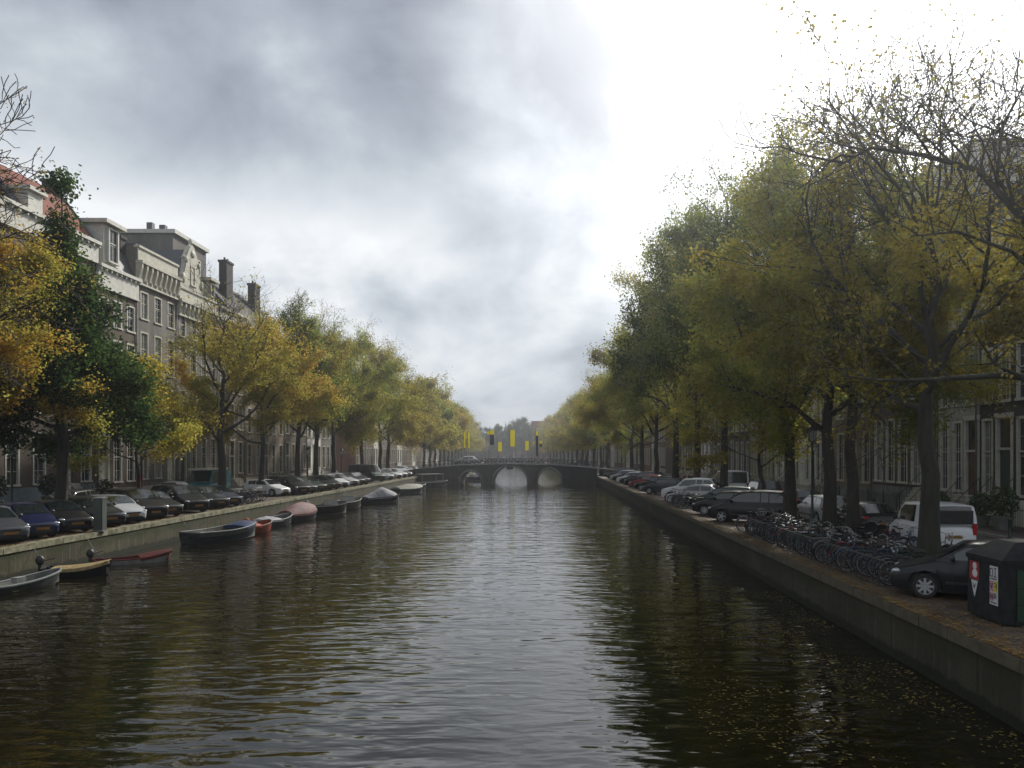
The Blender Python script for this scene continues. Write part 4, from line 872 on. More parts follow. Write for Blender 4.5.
def car_template(key, L, W, H, cowl, wst, roofr, rearb, cz=.95, tz=.98, van=False, boot=False, nose=.66):
    wf, wr_ = .82, L - .78; r = .31; Ra = r + .06
    P = [(0, nose - .16), (.03, nose - .05), (.12, nose + .02), (.35, nose + .09), (cowl, cz), (rearb, tz), (L - .12, tz - .03), (L - .03, tz - .12), (L, tz - .3)]
    if boot: P = [(0, nose - .16), (.03, nose - .05), (.12, nose + .02), (.35, nose + .09), (cowl, cz), (rearb - .05, tz), (L - .1, tz - .04), (L, tz - .25)]
    hwp = [(0, .70), (.04, .80), (.15, .89), (.4, .965), (.9, 1), (L - .9, 1), (L - .3, .96), (L - .06, .88), (L, .80)]
    f = lambda tab, s: float(np.interp(s, [a for a, _ in tab], [b_ for _, b_ in tab]))
    zbp = [(0, .34), (.06, .24), (.3, .2), (L - .4, .2), (L - .05, .28), (L, .36)]
    S = {0, .03, .08, .15, .25, L, L - .03, L - .08, L - .18, cowl, rearb, (wf + Ra + wr_ - Ra) / 2}
    for c in (wf, wr_):
        for q in np.linspace(-1, 1, 13): S.add(round(c + Ra * q, 4))
        S |= {c - Ra - .01, c + Ra + .01}
    S = sorted(s for s in S if 0 <= s <= L); X = lambda s: L / 2 - s
    b = MB(); rings = []
    for s in S:
        hw = f(hwp, s) * W / 2; zt = f(P, s); zb = f(zbp, s)
        for c in (wf, wr_):
            if abs(s - c) < Ra: zb = max(zb, r + math.sqrt(Ra * Ra - (s - c) ** 2))
        zs = max(zb + .02, min(.62, zt - .14)); mid = (zb + zs) / 2
        sec = [(hw * .93, zb), (hw * .985, mid), (hw, zs), (hw * .985, max(zs + .01, zt - .10)), (hw * .93, zt - .025), (hw * .80, zt + .005), (hw * .4, zt + .03), (0, zt + .038)]
        full = sec + [(-a, z) for a, z in sec[:-1][::-1]]
        rings.append([(X(s), a, z) for a, z in full])
    n = len(rings[0]); vs = [p for rg in rings for p in rg]
    fs = [(i * n + k, i * n + k + 1, (i + 1) * n + k + 1, (i + 1) * n + k) for i in range(len(rings) - 1) for k in range(n - 1)]
    fs += [tuple(range(n))[::-1], tuple((len(rings) - 1) * n + k for k in range(n))]
    b.add(vs, fs, 0, True)
    # cabin
    zroof = lambda s: float(np.interp(s, [cowl, wst, (wst + roofr) / 2, roofr, rearb], [cz + .02, H - .05, H, H - .04, tz]))
    hb = W / 2 * .955; ht = W / 2 * (.84 if van else .76)
    G = [cowl, cowl + (wst - cowl) * .5, wst, wst + .15, (wst + roofr) / 2, roofr - .1, roofr, (roofr + rearb) / 2, rearb]
    rings = []
    for s in G:
        zr = zroof(s); bz = cz + (tz - cz) * (s - cowl) / (rearb - cowl); t = max(0, min(1, (zr - bz) / (H - bz))); h = hb + (ht - hb) * t; endt = .92 if s in (cowl, rearb) else 1
        sec = [(hb * endt, bz - .06), (h * endt, zr - .07 * t), (h * endt - .07, zr - .02 * t), (h * .5, zr + .01), (0, zr + .02)]
        rings.append([(X(s), a, z) for a, z in sec + [(-a, z) for a, z in sec[:-1][::-1]]])
    n = len(rings[0]); vs = [p for rg in rings for p in rg]
    fs = [(i * n + k, i * n + k + 1, (i + 1) * n + k + 1, (i + 1) * n + k) for i in range(len(rings) - 1) for k in range(n - 1)]
    b.add(vs, fs, 0, True)
    # door and bonnet shut lines, handles and wheel arch lips live in the body
    body = b.mesh('body', 'paint_car_black')
    out_ = [('body', body, None, None, (0, 0, 0), {})]
    def side_pt(s, u, sg, off=.006):   # u: 0 belt, 1 roof
        bz = cz + (tz - cz) * (s - cowl) / (rearb - cowl) + .035; zr = zroof(s) - .085; z = bz + (zr - bz) * u; zf = zroof(s)
        t = max(0, min(1, (zf - bz) / (H - bz))); h = hb + (ht - hb) * t; y = hb + (h - hb) * ((z - (bz - .09)) / max(.05, (zf - .07 - bz + .09))); return (X(s), sg * (y + off), z)
    bp = (wst + roofr) / 2 + .02
    panes = [(cowl + .42, bp - .03)] if van else [(cowl + .42, bp - .03), (bp + .03, roofr + (.05 if not boot else -.05))]
    if not van and roofr - wst > 1.9: panes = [(cowl + .42, wst + .95), (wst + 1.01, roofr - .62), (roofr - .56, roofr + .1)]
    for sg in (1, -1):
        for (s0, s1) in panes:
            g = MB(); k = 5; vs = []
            for i in range(k):
                s = s0 + (s1 - s0) * i / (k - 1)
                for u in (0, .5, .96): vs.append(side_pt(s, u, sg))
            g.add(vs, [(i * 3 + j, i * 3 + j + 1, (i + 1) * 3 + j + 1, (i + 1) * 3 + j) for i in range(k - 1) for j in range(2)], 0, True)
            out_.append(('side_window', g.mesh('side_window', 'car_glass', fix=False), None, None, (0, 0, 0), {}))
    def screen(sa, sb, nm, inset):
        g = MB(); vs = []; k = 5; za, zb_ = zroof(sa), zroof(sb); dx = X(sb) - X(sa); dz = zb_ - za; nl = math.hypot(dx, dz); nx, nz = (dz / nl, -dx / nl)
        if nz < 0: nx, nz = -nx, -nz
        for i in range(4):
            u = .07 + .86 * i / 3; xx = X(sa) + dx * u; zz = za + dz * u; hw = (hb * .93 + (ht - hb * .93) * u - inset) if True else 0
            for j in range(k):
                y = (j / (k - 1) * 2 - 1); vs.append((xx + nx * (.014), y * hw, zz + nz * .014 + .022 * (1 - y * y)))
        g.add(vs, [(i * k + j, i * k + j + 1, (i + 1) * k + j + 1, (i + 1) * k + j) for i in range(3) for j in range(k - 1)], 0, True)
        out_.append((nm, g.mesh(nm, 'car_glass', fix=False), None, None, (0, 0, 0), {}))
    screen(cowl, wst, 'windscreen', .07); screen(rearb, roofr, 'rear_window', .10)
    u = MB(); u.box(X(L - .3), X(.3), -W / 2 * .78, W / 2 * .78, .16, .62); out_.append(('underbody', u.mesh('underbody', 'trim_black'), None, None, (0, 0, 0), {}))
    hw0 = W / 2
    for sg in (1, -1):
        l = MB(); l.ellipsoid((X(.17), sg * hw0 * .74, nose - .015), (.13, .155, .06), 12, 6); out_.append(('headlight', l.mesh('headlight', 'lamp_clear'), None, None, (0, 0, 0), {}))
        l = MB()
        if van or H > 1.6: l.box(X(L - .14), X(L) + .0, sg * hw0 * .80 - .07, sg * hw0 * .80 + .07, tz - .32, tz + .08)
        else: l.ellipsoid((X(L - .13), sg * hw0 * .76, tz - .16), (.14, .17, .10), 10, 6)
        out_.append(('taillight', l.mesh('taillight', 'lamp_red'), None, None, (0, 0, 0), {}))
        l = MB(); l.ellipsoid((X(cowl + .38), sg * (hw0 + .09), cz + .10), (.06, .10, .075), 8, 5); l.tube([(X(cowl + .42), sg * hw0 * .93, cz + .02), (X(cowl + .4), sg * (hw0 + .05), cz + .06)], .02, 5); out_.append(('mirror', l.mesh('mirror', 'trim_black'), None, None, (0, 0, 0), {}))
    # bumper with intake, grille, plates, sills
    g = MB(); g.box(X(0) - .02, X(0) + .022, -hw0 * .42, hw0 * .42, nose - .13, nose - .055); g.box(X(0) - .02, X(0) + .02, -hw0 * .5, hw0 * .5, .30, .385); out_.append(('grille', g.mesh('grille', 'trim_black'), None, None, (0, 0, 0), {}))
    g = MB(); g.box(X(0) - .0, X(0) + .035, -.26, .26, .40, .51); out_.append(('number_plate', g.mesh('number_plate', 'plate_yellow'), None, None, (0, 0, 0), {}))
    g = MB(); g.box(X(L) - .03, X(L) + .02, -.26, .26, tz - .44, tz - .33); out_.append(('number_plate', g.mesh('number_plate', 'plate_yellow'), None, None, (0, 0, 0), {}))
    for sg in (1, -1):
        g = MB(); g.box(X(wr_ - Ra - .08), X(wf + Ra + .08), sg * hw0 - .02, sg * hw0 + .012, .40, .46)
        for s in (cowl + .38, bp, ): g.box(X(s) - .005, X(s) + .005, sg * hw0 * .995 - .006, sg * hw0 * .995 + .008, .28, cz - .14)
        g.box(X(bp - .12) - .09, X(bp - .12) + .09, sg * hw0 - .01, sg * hw0 + .022, cz - .2, cz - .17)
        out_.append(('door_trim', g.mesh('door_trim', 'trim_black'), None, None, (0, 0, 0), {}))
    CT[key] = (out_, (L, W, wf, wr_, WH5 if H > 1.6 else WH))
car_template('hatch', 3.95, 1.68, 1.44, 1.05, 1.75, 3.25, 3.82)
car_template('small', 3.45, 1.62, 1.48, .78, 1.50, 2.95, 3.36, cz=.98, tz=1.0)
car_template('estate', 4.5, 1.74, 1.45, 1.22, 1.95, 4.0, 4.4)
car_template('mpv', 4.35, 1.80, 1.68, .95, 1.85, 3.85, 4.25, cz=1.06, tz=1.06, nose=.74)
car_template('suv', 4.5, 1.84, 1.74, 1.25, 1.85, 3.95, 4.38, cz=1.12, tz=1.12, nose=.84)
car_template('saloon', 4.45, 1.72, 1.41, 1.25, 1.98, 3.1, 3.85, boot=True)
car_template('van', 4.15, 1.74, 1.83, .95, 1.55, 3.98, 4.10, cz=1.08, tz=1.08, van=True, nose=.76)
car_template('bigvan', 5.2, 2.0, 2.25, .85, 1.55, 5.0, 5.12, cz=1.2, tz=1.2, van=True, nose=.85)
def car(kind, x, y, heading, paint, label, group=None, cat='car', z=QZ + .012, extra=None):
    parts, (L, W, wf, wr_, wh) = CT[kind]
    r = thing('parked_car' if cat == 'car' else 'parked_van', label, cat, (x + bend(y), y, z), heading, group)
    for nm, me, *_ in parts: link(nm, me, r, m='paint_car_' + paint if nm == 'body' else None)
    for s in (wf, wr_):
        for sg in (1, -1):
            t = link('wheel', wh[0], r, (L / 2 - s, sg * (W / 2 - .115), .31), (0, 0, 0 if sg < 0 else math.pi)); link('rim', wh[1], t); link('brake_disc', wh[2], t)
    return r
HL = math.atan2(-math.sin(R(34)), math.cos(R(34)))          # left bank: noses to the canal, turned to the camera
HR = math.pi - R(27)                                         # right bank: noses to the canal, turned away
def lcar(kind, px, paint, label, dx=0.0, hd=0):
    """px: image column of the middle of the car's nose"""
    Lc = CT[kind][1][0]; xn = WL - .75 + dx; yn = 800 * xn / (px - 546) ; h = HL + hd
    return car(kind, xn - math.cos(h) * Lc / 2, yn - math.sin(h) * Lc / 2, h, paint, label, 'cars parked nose to the water on the left quay')
lcar('hatch', 11, 'grey', 'grey hatchback cut by the left edge of the photo')
lcar('small', 43, 'blue', 'small dark blue hatchback between the grey hatchback and the black one')
lcar('hatch', 78, 'black', 'black older hatchback beside the dark green tree trunk')
lcar('estate', 112, 'dark_grey', 'dark grey estate car partly behind the grey green utility box')
lcar('hatch', 134, 'silver', 'silver hatchback right of the grey green utility box')
lcar('mpv', 156, 'black', 'black people carrier next to the silver hatchback')
lcar('estate', 172, 'dark_grey', 'dark estate car with gleaming headlight, just beyond the black people carrier')
lcar('mpv', 199, 'black', 'black people carrier in front of the teal van')
lcar('hatch', 221, 'dark_grey', 'dark grey hatchback, second from the leafy gap in the left row of cars')
lcar('saloon', 234, 'navy', 'navy saloon car on the near side of the leafy gap in the left row')
lcar('hatch', 286, 'white', 'white hatchback standing first beyond the leafy gap on the left', dx=-.9, hd=.25)
seq = [('mpv', 304, 'black'), ('hatch', 312, 'grey'), ('estate', 321.5, 'green'), ('hatch', 330, 'dark_grey'), ('hatch', 336.5, 'black'), ('hatch', 345, 'white'), ('estate', 355, 'silver'), ('hatch', 361, 'navy'), ('hatch', 366.5, 'dark_grey'),
       ('bigvan', 381, 'green'), ('hatch', 391, 'silver'), ('estate', 399.5, 'white'), ('hatch', 405, 'silver'), ('hatch', 410, 'grey'), ('mpv', 415, 'white'), ('hatch', 419.5, 'silver'), ('hatch', 423.5, 'red')]
kw = dict(mpv='people carrier', hatch='hatchback', estate='estate car', small='small hatchback', suv='off roader', saloon='saloon car', van='van', bigvan='tall van')
cwd = dict(dark_grey='dark grey')
for i, (k, px, p) in enumerate(seq): lcar(k, px, p, '%s %s, %s car beyond the white hatchback in the left quay row' % (cwd.get(p, p), kw[k], ordw(i + 1)))
def rcar(kind, px, paint, label, dx=0.0, hd=0, back=0.0):
    Lc, Wc = CT[kind][1][:2]; xn = WR + .30 + dx; h = HR + hd
    yn = 800 * xn / (px - 546)     # nose, near corner
    c, s = math.cos(h), math.sin(h); ox, oy = Lc / 2 * c - (Wc / 2) * s * (1) , Lc / 2 * s + (Wc / 2) * c
    return car(kind, xn - ox, yn - oy, h, paint, label, 'cars parked nose to the water on the right quay')
rcar('hatch', 889, 'dark_grey', 'dark grey car nearest the camera on the right, half hidden by the waste container', dx=.15)
rcar('mpv', 706, 'black', 'black people carrier next to the bicycle racks on the right quay')
rcar('hatch', 690.5, 'black', 'low black hatchback beyond the black people carrier on the right')
rcar('estate', 688, 'green', 'dark green estate car, third from the bicycle racks on the right', dx=.95)
rcar('hatch', 665, 'silver', 'silver hatchback in front of the white off roader on the right')
rcar('suv', 660, 'white', 'white off roader beyond the silver hatchback on the right', dx=.35)
seq = [('hatch', 640.5, 'grey'), ('estate', 633, 'black'), ('hatch', 628, 'red'), ('mpv', 623.5, 'dark_grey'), ('hatch', 619, 'black'), ('hatch', 615.5, 'white'), ('estate', 612, 'dark_grey'), ('hatch', 609, 'silver'), ('mpv', 606.3, 'grey'), ('hatch', 603.8, 'black')]
for i, (k, px, p) in enumerate(seq): rcar(k, px, p, '%s %s, %s car beyond the white off roader in the right quay row' % (cwd.get(p, p), kw[k], ordw(i + 1)))
# standing in the right hand street
v = car('van', 14.35, 27.9 + 2.05, R(87), 'white', 'white delivery van seen from behind next to the big dark tree trunk', cat='van')
g = MB(); g.box(-2.115, -2.085, -.62, .62, 1.14, 1.62); g.obj('back_glass', 'car_glass', v)
car('hatch', 14.35, 36.4, R(93), 'dark_grey', 'dark hatchback with tall red tail lamps just beyond the white van')
car('estate', 14.6, 42.3, R(91), 'silver', 'silver estate car seen from behind between the right hand tree trunks')
car('estate', 15.6, 49.5, R(90), 'black', 'black estate car in the right hand street behind the parked row')
car('suv', 15.4, 57.0, R(90), 'navy', 'navy off roader in the right hand street opposite the white plastered house')
car('bigvan', 15.2, 66.0, R(90), 'white', 'white tall van farther along the right hand street', cat='van')
car('hatch', 15.2, 84.0, R(90), 'red', 'dark red hatchback with pale roof glare far along the right hand street')
# left hand street
v = car('bigvan', WL - 7.9, 67.0, R(-90), 'teal', 'teal tall van standing in the left hand street behind the parked cars', cat='van')
MB().box(-2.2, 2.0, -.8, .8, 2.26, 2.42).obj('roof_box', 'paint_white', v)
car('small', WL - 8.2, 61.0, R(-90), 'silver', 'silver small car in the left hand street just in front of the teal van')
car('estate', WL - 8.0, 47.5, R(-90), 'black', 'black estate car in the left hand street behind the silver hatchback')
car('hatch', WL - 8.0, 88.0, R(-90), 'grey', 'grey hatchback far along the left hand street')
# on the bridge
for i, (x, p) in enumerate(((-13.2, 'silver'),)):
    car('hatch', x, BZ + 3.2 + i * 2.4, 0 if i else math.pi, p, 'silver hatchback crossing the left part of the far bridge', z=deckz(x) + .05)

# ------------------------------------------------------------------ bicycles (local: front wheel towards +x)
def bike_template(low=False):
    r = .34; o = []
    def wh(cx):
        b = MB(); n = 22 if not low else 14; pts = [(cx + r * math.cos(2 * math.pi * k / n), 0, r + .01 + r * math.sin(2 * math.pi * k / n)) for k in range(n + 1)]
        b.tube(pts, .021, 5, cap=False)
        pts = [(cx + (r - .03) * math.cos(2 * math.pi * k / n), 0, r + .01 + (r - .03) * math.sin(2 * math.pi * k / n)) for k in range(n + 1)]
        b2 = MB(); b2.tube(pts, .012, 4, cap=False)
        if not low:
            for k in range(10): a = 2 * math.pi * k / 10; b2.tube([(cx, 0, r + .01), (cx + (r - .03) * math.cos(a), 0, r + .01 + (r - .03) * math.sin(a))], .0028, 3, cap=False)
        b2.tube([(cx, -.05, r + .01), (cx, .05, r + .01)], .025, 6)
        return b.mesh('wheel', 'tyre', fix=False), b2.mesh('spokes', 'chrome', fix=False)
    f = MB(); bb = (-.08, 0, .30); st = (-.22, 0, .74); ht = (.36, 0, .80); hl = (.39, 0, .64); ra = (-.54, 0, .35)
    for a, c, q in ((bb, st, .018), (st, (-.25, 0, .86), .014), (bb, hl, .02), ((-.17, 0, .62), ht, .016), (hl, (.34, 0, .92), .02), (bb, ra, .011)): f.tube([a, c], q, 6)
    for s in (-.04, .04): f.tube([(-.2, s * .4, .7), (-.54, s, .35)], .009, 5); f.tube([(.39, s * .7, .66), (.47, s, .5), (.54, s, .35)], .012, 5)
    f.box(-.78, -.36, -.07, .07, .735, .75); f.tube([(-.7, .05, .74), (-.56, .05, .36)], .006, 4); f.tube([(-.7, -.05, .74), (-.56, -.05, .36)], .006, 4)
    g = MB()
    for cx, a0, a1 in ((-.54, 20, 190), (.54, 10, 130)):
        pts = [(cx + .375 * math.cos(R(a)), 0, .35 + .375 * math.sin(R(a))) for a in range(a0, a1 + 1, 17)]; g.tube(pts, .022, 4)
    g.prism([(-.5, .40), (-.1, .40), (-.1, .28), (-.5, .31)], -.035, -.02, 'xz')
    h = MB(); h.tube([(.34, 0, .90), (.33, 0, 1.02)], .014, 6); h.tube([(.18, -.29, 1.05), (.30, -.24, 1.09), (.38, -.1, 1.06), (.35, 0, 1.03), (.38, .1, 1.06), (.30, .24, 1.09), (.18, .29, 1.05)], .012, 5); h.ellipsoid((.44, 0, .93), (.04, .04, .05), 7, 5)
    s = MB(); s.ellipsoid((-.26, 0, .93), (.14, .085, .035), 8, 5); s.ellipsoid((-.16, 0, .935), (.1, .035, .03), 8, 5)
    p = MB(); p.tube([(-.08, -.06, .30), (-.02, -.09, .16)], .01, 4); p.box(-.07, .03, -.18, -.09, .145, .165); p.tube([(-.08, .06, .30), (-.14, .09, .44)], .01, 4); p.box(-.19, -.09, .09, .18, .43, .45); p.lathe([(.08, -.03), (.08, -.025)], 'y', (-.08, 0, .30), 12)
    return dict(frame=f.mesh('frame', 'bike_black', fix=False), wheels=(wh(-.54), wh(.54)), guard=g.mesh('mudguard', 'bike_black', fix=False), bar=h.mesh('handlebar', 'chrome', fix=False), saddle=s.mesh('saddle', 'saddle', fix=False), pedals=p.mesh('pedals', 'trim_black', fix=False))
BK = bike_template()
def bike(x, y, heading, col, label, lean=0.0, z=QZ + .012, group='bicycles parked on the right quay'):
    r = thing('bicycle', label, 'bicycle', (x, y, z), 0, group); r.rotation_euler = (lean, 0, heading)
    link('frame', BK['frame'], r, m='bike_' + col); link('mudguard', BK['guard'], r, m='bike_' + col)
    for a, c in BK['wheels']: o = link('wheel', a, r); link('spokes', c, o)
    link('handlebar', BK['bar'], r); link('saddle', BK['saddle'], r); link('pedals', BK['pedals'], r); return r
rnd = random.Random(5); cols = ['black', 'grey', 'black', 'green', 'black', 'blue', 'grey', 'black', 'red', 'black', 'pale']
y = 21.7; i = 0
while y < 36.6:
    tr = abs(y - ZR(848)) < .5 or abs(y - ZR(929)) < .45
    c = cols[i % len(cols)]
    bike(9.85 + rnd.uniform(-.25, .25), y, math.pi - R(14) + rnd.uniform(-.3, .3) + (math.pi if rnd.random() < .45 else 0), c, '%s bicycle in the right quay racks, %s counting away from the near dark grey car' % (c, ordw(i + 1)), rnd.uniform(-.1, .1))
    y += rnd.uniform(.40, .52); i += 1
y = 22.3; j = 0
while y < 35:
    c = cols[(j * 3 + 1) % len(cols)]
    bike(12.5 + rnd.uniform(-.2, .2), y, math.pi / 2 + rnd.uniform(-.5, .5) + (j % 2) * math.pi, c, '%s bicycle standing loose behind the racks, %s from the big tree trunk' % (c, ordw(j + 1)), rnd.choice((-.14, .14)))
    y += rnd.uniform(.9, 1.5); j += 1
for k, (x, y) in enumerate(((9.5, 52.2), (9.6, 52.8), (9.4, 53.5), (9.6, 54.1), (9.5, 54.8), (9.6, 55.5), (9.4, 56.2), (9.6, 57.0), (9.5, 57.8), (9.6, 58.7))):
    bike(x, y, math.pi - .3 + rnd.uniform(-.15, .15), cols[k % 11], '%s bicycle in the gap beyond the white off roader, %s from it' % (cols[k % 11], ordw(k + 1)), rnd.uniform(-.1, .1))
for k in range(9):
    bike(WL - 1.5 - rnd.uniform(0, .4), 56.6 + k * .62, R(-20) + rnd.uniform(-.2, .2), cols[(k + 2) % 11], '%s bicycle at the leafy gap on the left quay, %s from the navy saloon' % (cols[(k + 2) % 11], ordw(k + 1)), rnd.uniform(-.1, .1), group='bicycles on the left quay')
for k in range(26):
    x = -15 + k * .86 + rnd.uniform(-.2, .2); c = cols[(k * 5) % 11]
    if k == 0: pass
    bike(x, BZ + .45 + .1 * (k % 3), (0 if k % 2 else math.pi) + rnd.uniform(-.06, .06), c, '%s bicycle leaning on the bridge railing, %s from the left end' % (c, ordw(k + 1)), .12, deckz(x) + .04, 'bicycles against the bridge railing')
bike(WL - 2.3, 35.5, R(-60), 'black', 'black bicycle wedged between the blue and the black hatchback on the left', .1, group='bicycles on the left quay')
# racks
def rack(x, y0, y1, label):
    r = thing('bicycle_rack', label, 'bicycle rack', (x, y0, QZ + .012)); L = y1 - y0; b = MB()
    for xx in (-.3, .3): b.tube([(xx, 0, .05), (xx, L, .05)], .025, 5)
    b.obj('base_rail', 'bike_grey', r); h = MB(); y = .2
    while y < L:
        h.tube([(-.35, y, .03), (-.35, y, .62), (-.28, y, .70), (-.2, y, .62), (-.2, y, .03)], .014, 5); h.tube([(.3, y + .15, .03), (.3, y + .15, .42), (.22, y + .15, .5), (.14, y + .15, .42), (.14, y + .15, .03)], .014, 5); y += .4
    h.tube([(-.28, 0, .72), (-.28, L, .72)], .02, 5)
    h.obj('wheel_hoops', 'bike_grey', r)
rack(9.35, 21.4, 26.6, 'long grey metal bicycle rack nearest the dark grey car'); rack(9.35, 26.9, 31.6, 'grey metal bicycle rack in the middle of the three on the right'); rack(9.35, 31.9, 36.4, 'grey metal bicycle rack nearest the black people carrier')

# ------------------------------------------------------------------ boats (local: bow towards +x, waterline at z=0)
def boat(x0, y0, x1, y1, beam, free, hull, inside, rail, label, sheer=.25, tarp=None, transom=.75, cat='boat', thw=3, outboard=False, screen=False, draft=.25, hullband=None):
    """stern at (x0,y0), bow at (x1,y1)"""
    L = math.hypot(x1 - x0, y1 - y0); r = thing('moored_boat', label, cat, ((x0 + x1) / 2, (y0 + y1) / 2, 0), math.atan2(y1 - y0, x1 - x0), 'boats moored along the left quay')
    n = 15
    if False: pass
    def hb(u): return beam / 2 * (transom + (1 - transom) * min(1, u / .4)) * (1 if u < .45 else max(.015, math.sqrt(max(0, 1 - ((u - .45) / .55) ** 2.2))))
    def sz(u): return free + sheer * max(0, u - .35) ** 2 / .42 + sheer * .25 * max(0, .3 - u)
    def hull_sec(u, k=0, dz=0):
        x = -L / 2 + L * u + (.06 * L * 0); h = hb(u) - k; z = sz(u); rake = .10 * L * max(0, u - .7) / .3
        return [(x - rake * 1.0, 0, -draft + .3 * draft * u), (x - rake * .8, h * .72, -draft * .55), (x - rake * .35, h * .93, z * .35), (x, h, z + dz)]
    b = MB(); rings = []
    for i in range(n + 1):
        s = hull_sec(i / n); rings.append([(p[0], p[1], p[2]) for p in s[::-1]] + [(p[0], -p[1], p[2]) for p in s[1:]])
    m = 7; vs = [p for q in rings for p in q]; b.add(vs, [(i * m + k, i * m + k + 1, (i + 1) * m + k + 1, (i + 1) * m + k) for i in range(n) for k in range(m - 1)], 0, True); b.add(rings[0], [tuple(range(m))], 0)
    b.obj('hull', hull, r)
    c = MB(); rings = []; k = .06
    for i in range(n + 1):
        u = i / n; x = -L / 2 + L * u; h = max(.01, hb(u) - k); z = sz(u); x -= .08 * (1 if u > .95 else 0)
        rings.append([(x, h, z - .02), (x, h * .9, .06), (x, -h * .9, .06), (x, -h, z - .02)])
    vs = [p for q in rings for p in q]; c.add(vs, [(i * 4 + q, i * 4 + q + 1, (i + 1) * 4 + q + 1, (i + 1) * 4 + q) for i in range(n) for q in range(3)], 0, False)
    c.add(rings[0], [(0, 1, 2, 3)]); c.obj('inner_lining', inside, r)
    g = MB()
    for s in (1, -1): g.tube([(-L / 2 + L * i / n, s * (hb(i / n) - .01), sz(i / n)) for i in range(n + 1)], .045 if L > 3.5 else .03, 6)
    g.tube([(-L / 2, -hb(0), sz(0)), (-L / 2, hb(0), sz(0))], .05, 6); g.obj('gunwale', rail, r)
    if hullband:
        g = MB()
        for s in (1, -1):
            P1 = [(-L / 2 + L * i / n - .03 * max(0, i / n - .7), s * (hb(i / n) * .985 + .02), sz(i / n) - .04) for i in range(n + 1)]; P2 = [(p[0] - .02, p[1] * .985, p[2] - .2) for p in P1]
            g.add(P1 + P2, [(i, i + 1, i + n + 2, i + n + 1) for i in range(n)], 0, True)
        g.obj('rubbing_strake', hullband, r)
    for i in range(thw):
        u = .18 + .5 * i / max(1, thw - 1); h = hb(u) - .05; x = -L / 2 + L * u; MB().box(x - .12, x + .12, -h, h, sz(u) - .22, sz(u) - .18).obj('thwart', 'deck_wood' if i % 2 else inside, r)
    if tarp:
        m_, u0, u1, hh, shape = tarp; b = MB(); q = 10; rings = []
        for i in range(q + 1):
            u = u0 + (u1 - u0) * i / q; x = -L / 2 + L * u; h = hb(u) + .03; t = i / q
            top = hh * (math.sin(math.pi * min(1, .12 + .76 * t)) if shape == 'dome' else (1 - abs(t - .55) / .6 if shape == 'tent' else (.15 + .85 * min(1, (1 - t) * 2.2))))
            z = sz(u); rings.append([(x, h, z - .10), (x, h * .99, z + .02), (x, h * .55, z + top * .72 + .03), (x, 0, z + top + .03), (x, -h * .55, z + top * .72 + .03), (x, -h * .99, z + .02), (x, -h, z - .10)])
        m = 7; vs = [p for g_ in rings for p in g_]; b.add(vs, [(i * m + k, i * m + k + 1, (i + 1) * m + k + 1, (i + 1) * m + k) for i in range(q) for k in range(m - 1)], 0, True); b.add(rings[0], [tuple(range(m))]); b.add(rings[-1], [tuple(range(m))]); b.obj('tarpaulin', m_, r)
    if outboard:
        b = MB(); x = -L / 2 - .12; b.ellipsoid((x, 0, free + .32), (.16, .13, .2), 10, 6); b.box(x - .06, x + .05, -.05, .05, -.2, free + .2); b.tube([(x + .1, 0, free + .3), (x + .5, .1, free + .38)], .02, 5); b.obj('outboard_motor', 'trim_black', r)
    if screen:
        x = L * .12; h = hb(.6) * .8; b = MB(); b.tube([(x, -h, sz(.6)), (x - .12, -h * .9, sz(.6) + .42), (x - .12, h * .9, sz(.6) + .42), (x, h, sz(.6))], .03, 5); fo = b.obj('windscreen_frame', 'hull_white', r)
        b = MB(); b.add([(x, -h, sz(.6)), (x - .12, -h * .9, sz(.6) + .4), (x - .12, h * .9, sz(.6) + .4), (x, h, sz(.6)), (x + .01, -h, sz(.6)), (x - .11, -h * .9, sz(.6) + .4), (x - .11, h * .9, sz(.6) + .4), (x + .01, h, sz(.6))], [(0, 1, 2, 3), (4, 7, 6, 5)]); b.obj('windscreen', 'lantern_glass', fo)
    # mooring line to the quay
    g = MB(); ca, sa = math.cos(r.rotation_euler.z), math.sin(r.rotation_euler.z)
    dx = (WL + .02) - r.location.x; dy = .3; lx, ly = dx * ca + dy * sa, -dx * sa + dy * ca
    p0 = Vector((-L * .3, 0, free * .9)); p1 = Vector((lx, ly, QZ - .15)); pm_ = (p0 + p1) / 2 - Vector((0, 0, .25)); g.tube([p0, (p0 + pm_) / 2 - Vector((0, 0, .06)), pm_, (p1 + pm_) / 2 - Vector((0, 0, .06)), p1], .012, 4); g.obj('mooring_line', 'tarp_grey', r)
    return r
boat(-18.6, 21.3, -17.7, 25.6, 1.4, .40, 'hull_grey', 'boat_inside', 'gunwale_grey', 'grey boat bow just inside the left edge of the photo, nearest of all boats')
b0 = boat(-19.3, 26.2, -18.2, 30.0, 1.1, .26, 'hull_grey', 'boat_inside', 'gunwale_grey', 'low grey rowing boat with a white fender, near the left edge'); MB().box(-.2, .15, -.45, -.2, .30, .5).obj('fender', 'hull_white', b0)
boat(-19.6, 31.2, -17.3, 31.9, 1.2, .33, 'hull_black', 'hull_black', 'hull_black', 'small black boat with a bright wooden deck and outboard motor', tarp=('deck_wood', .15, .97, .06, 'dome'), outboard=True)
boat(-19.4, 34.3, -16.9, 36.2, 1.1, .22, 'hull_white', 'hull_red', 'hull_red', 'flat red and white speedboat low in the water', outboard=True, tarp=('hull_red', .55, .98, .12, 'dome'), thw=1)
b0 = boat(-18.9, 42.4, -17.1, 46.8, 1.9, .6, 'hull_navy', 'boat_inside', 'gunwale_grey', 'large dark steel sloop with a grey band and blue cover on the bow', hullband='hull_grey', tarp=('tarp_blue', .68, .93, .18, 'dome'), sheer=.3)
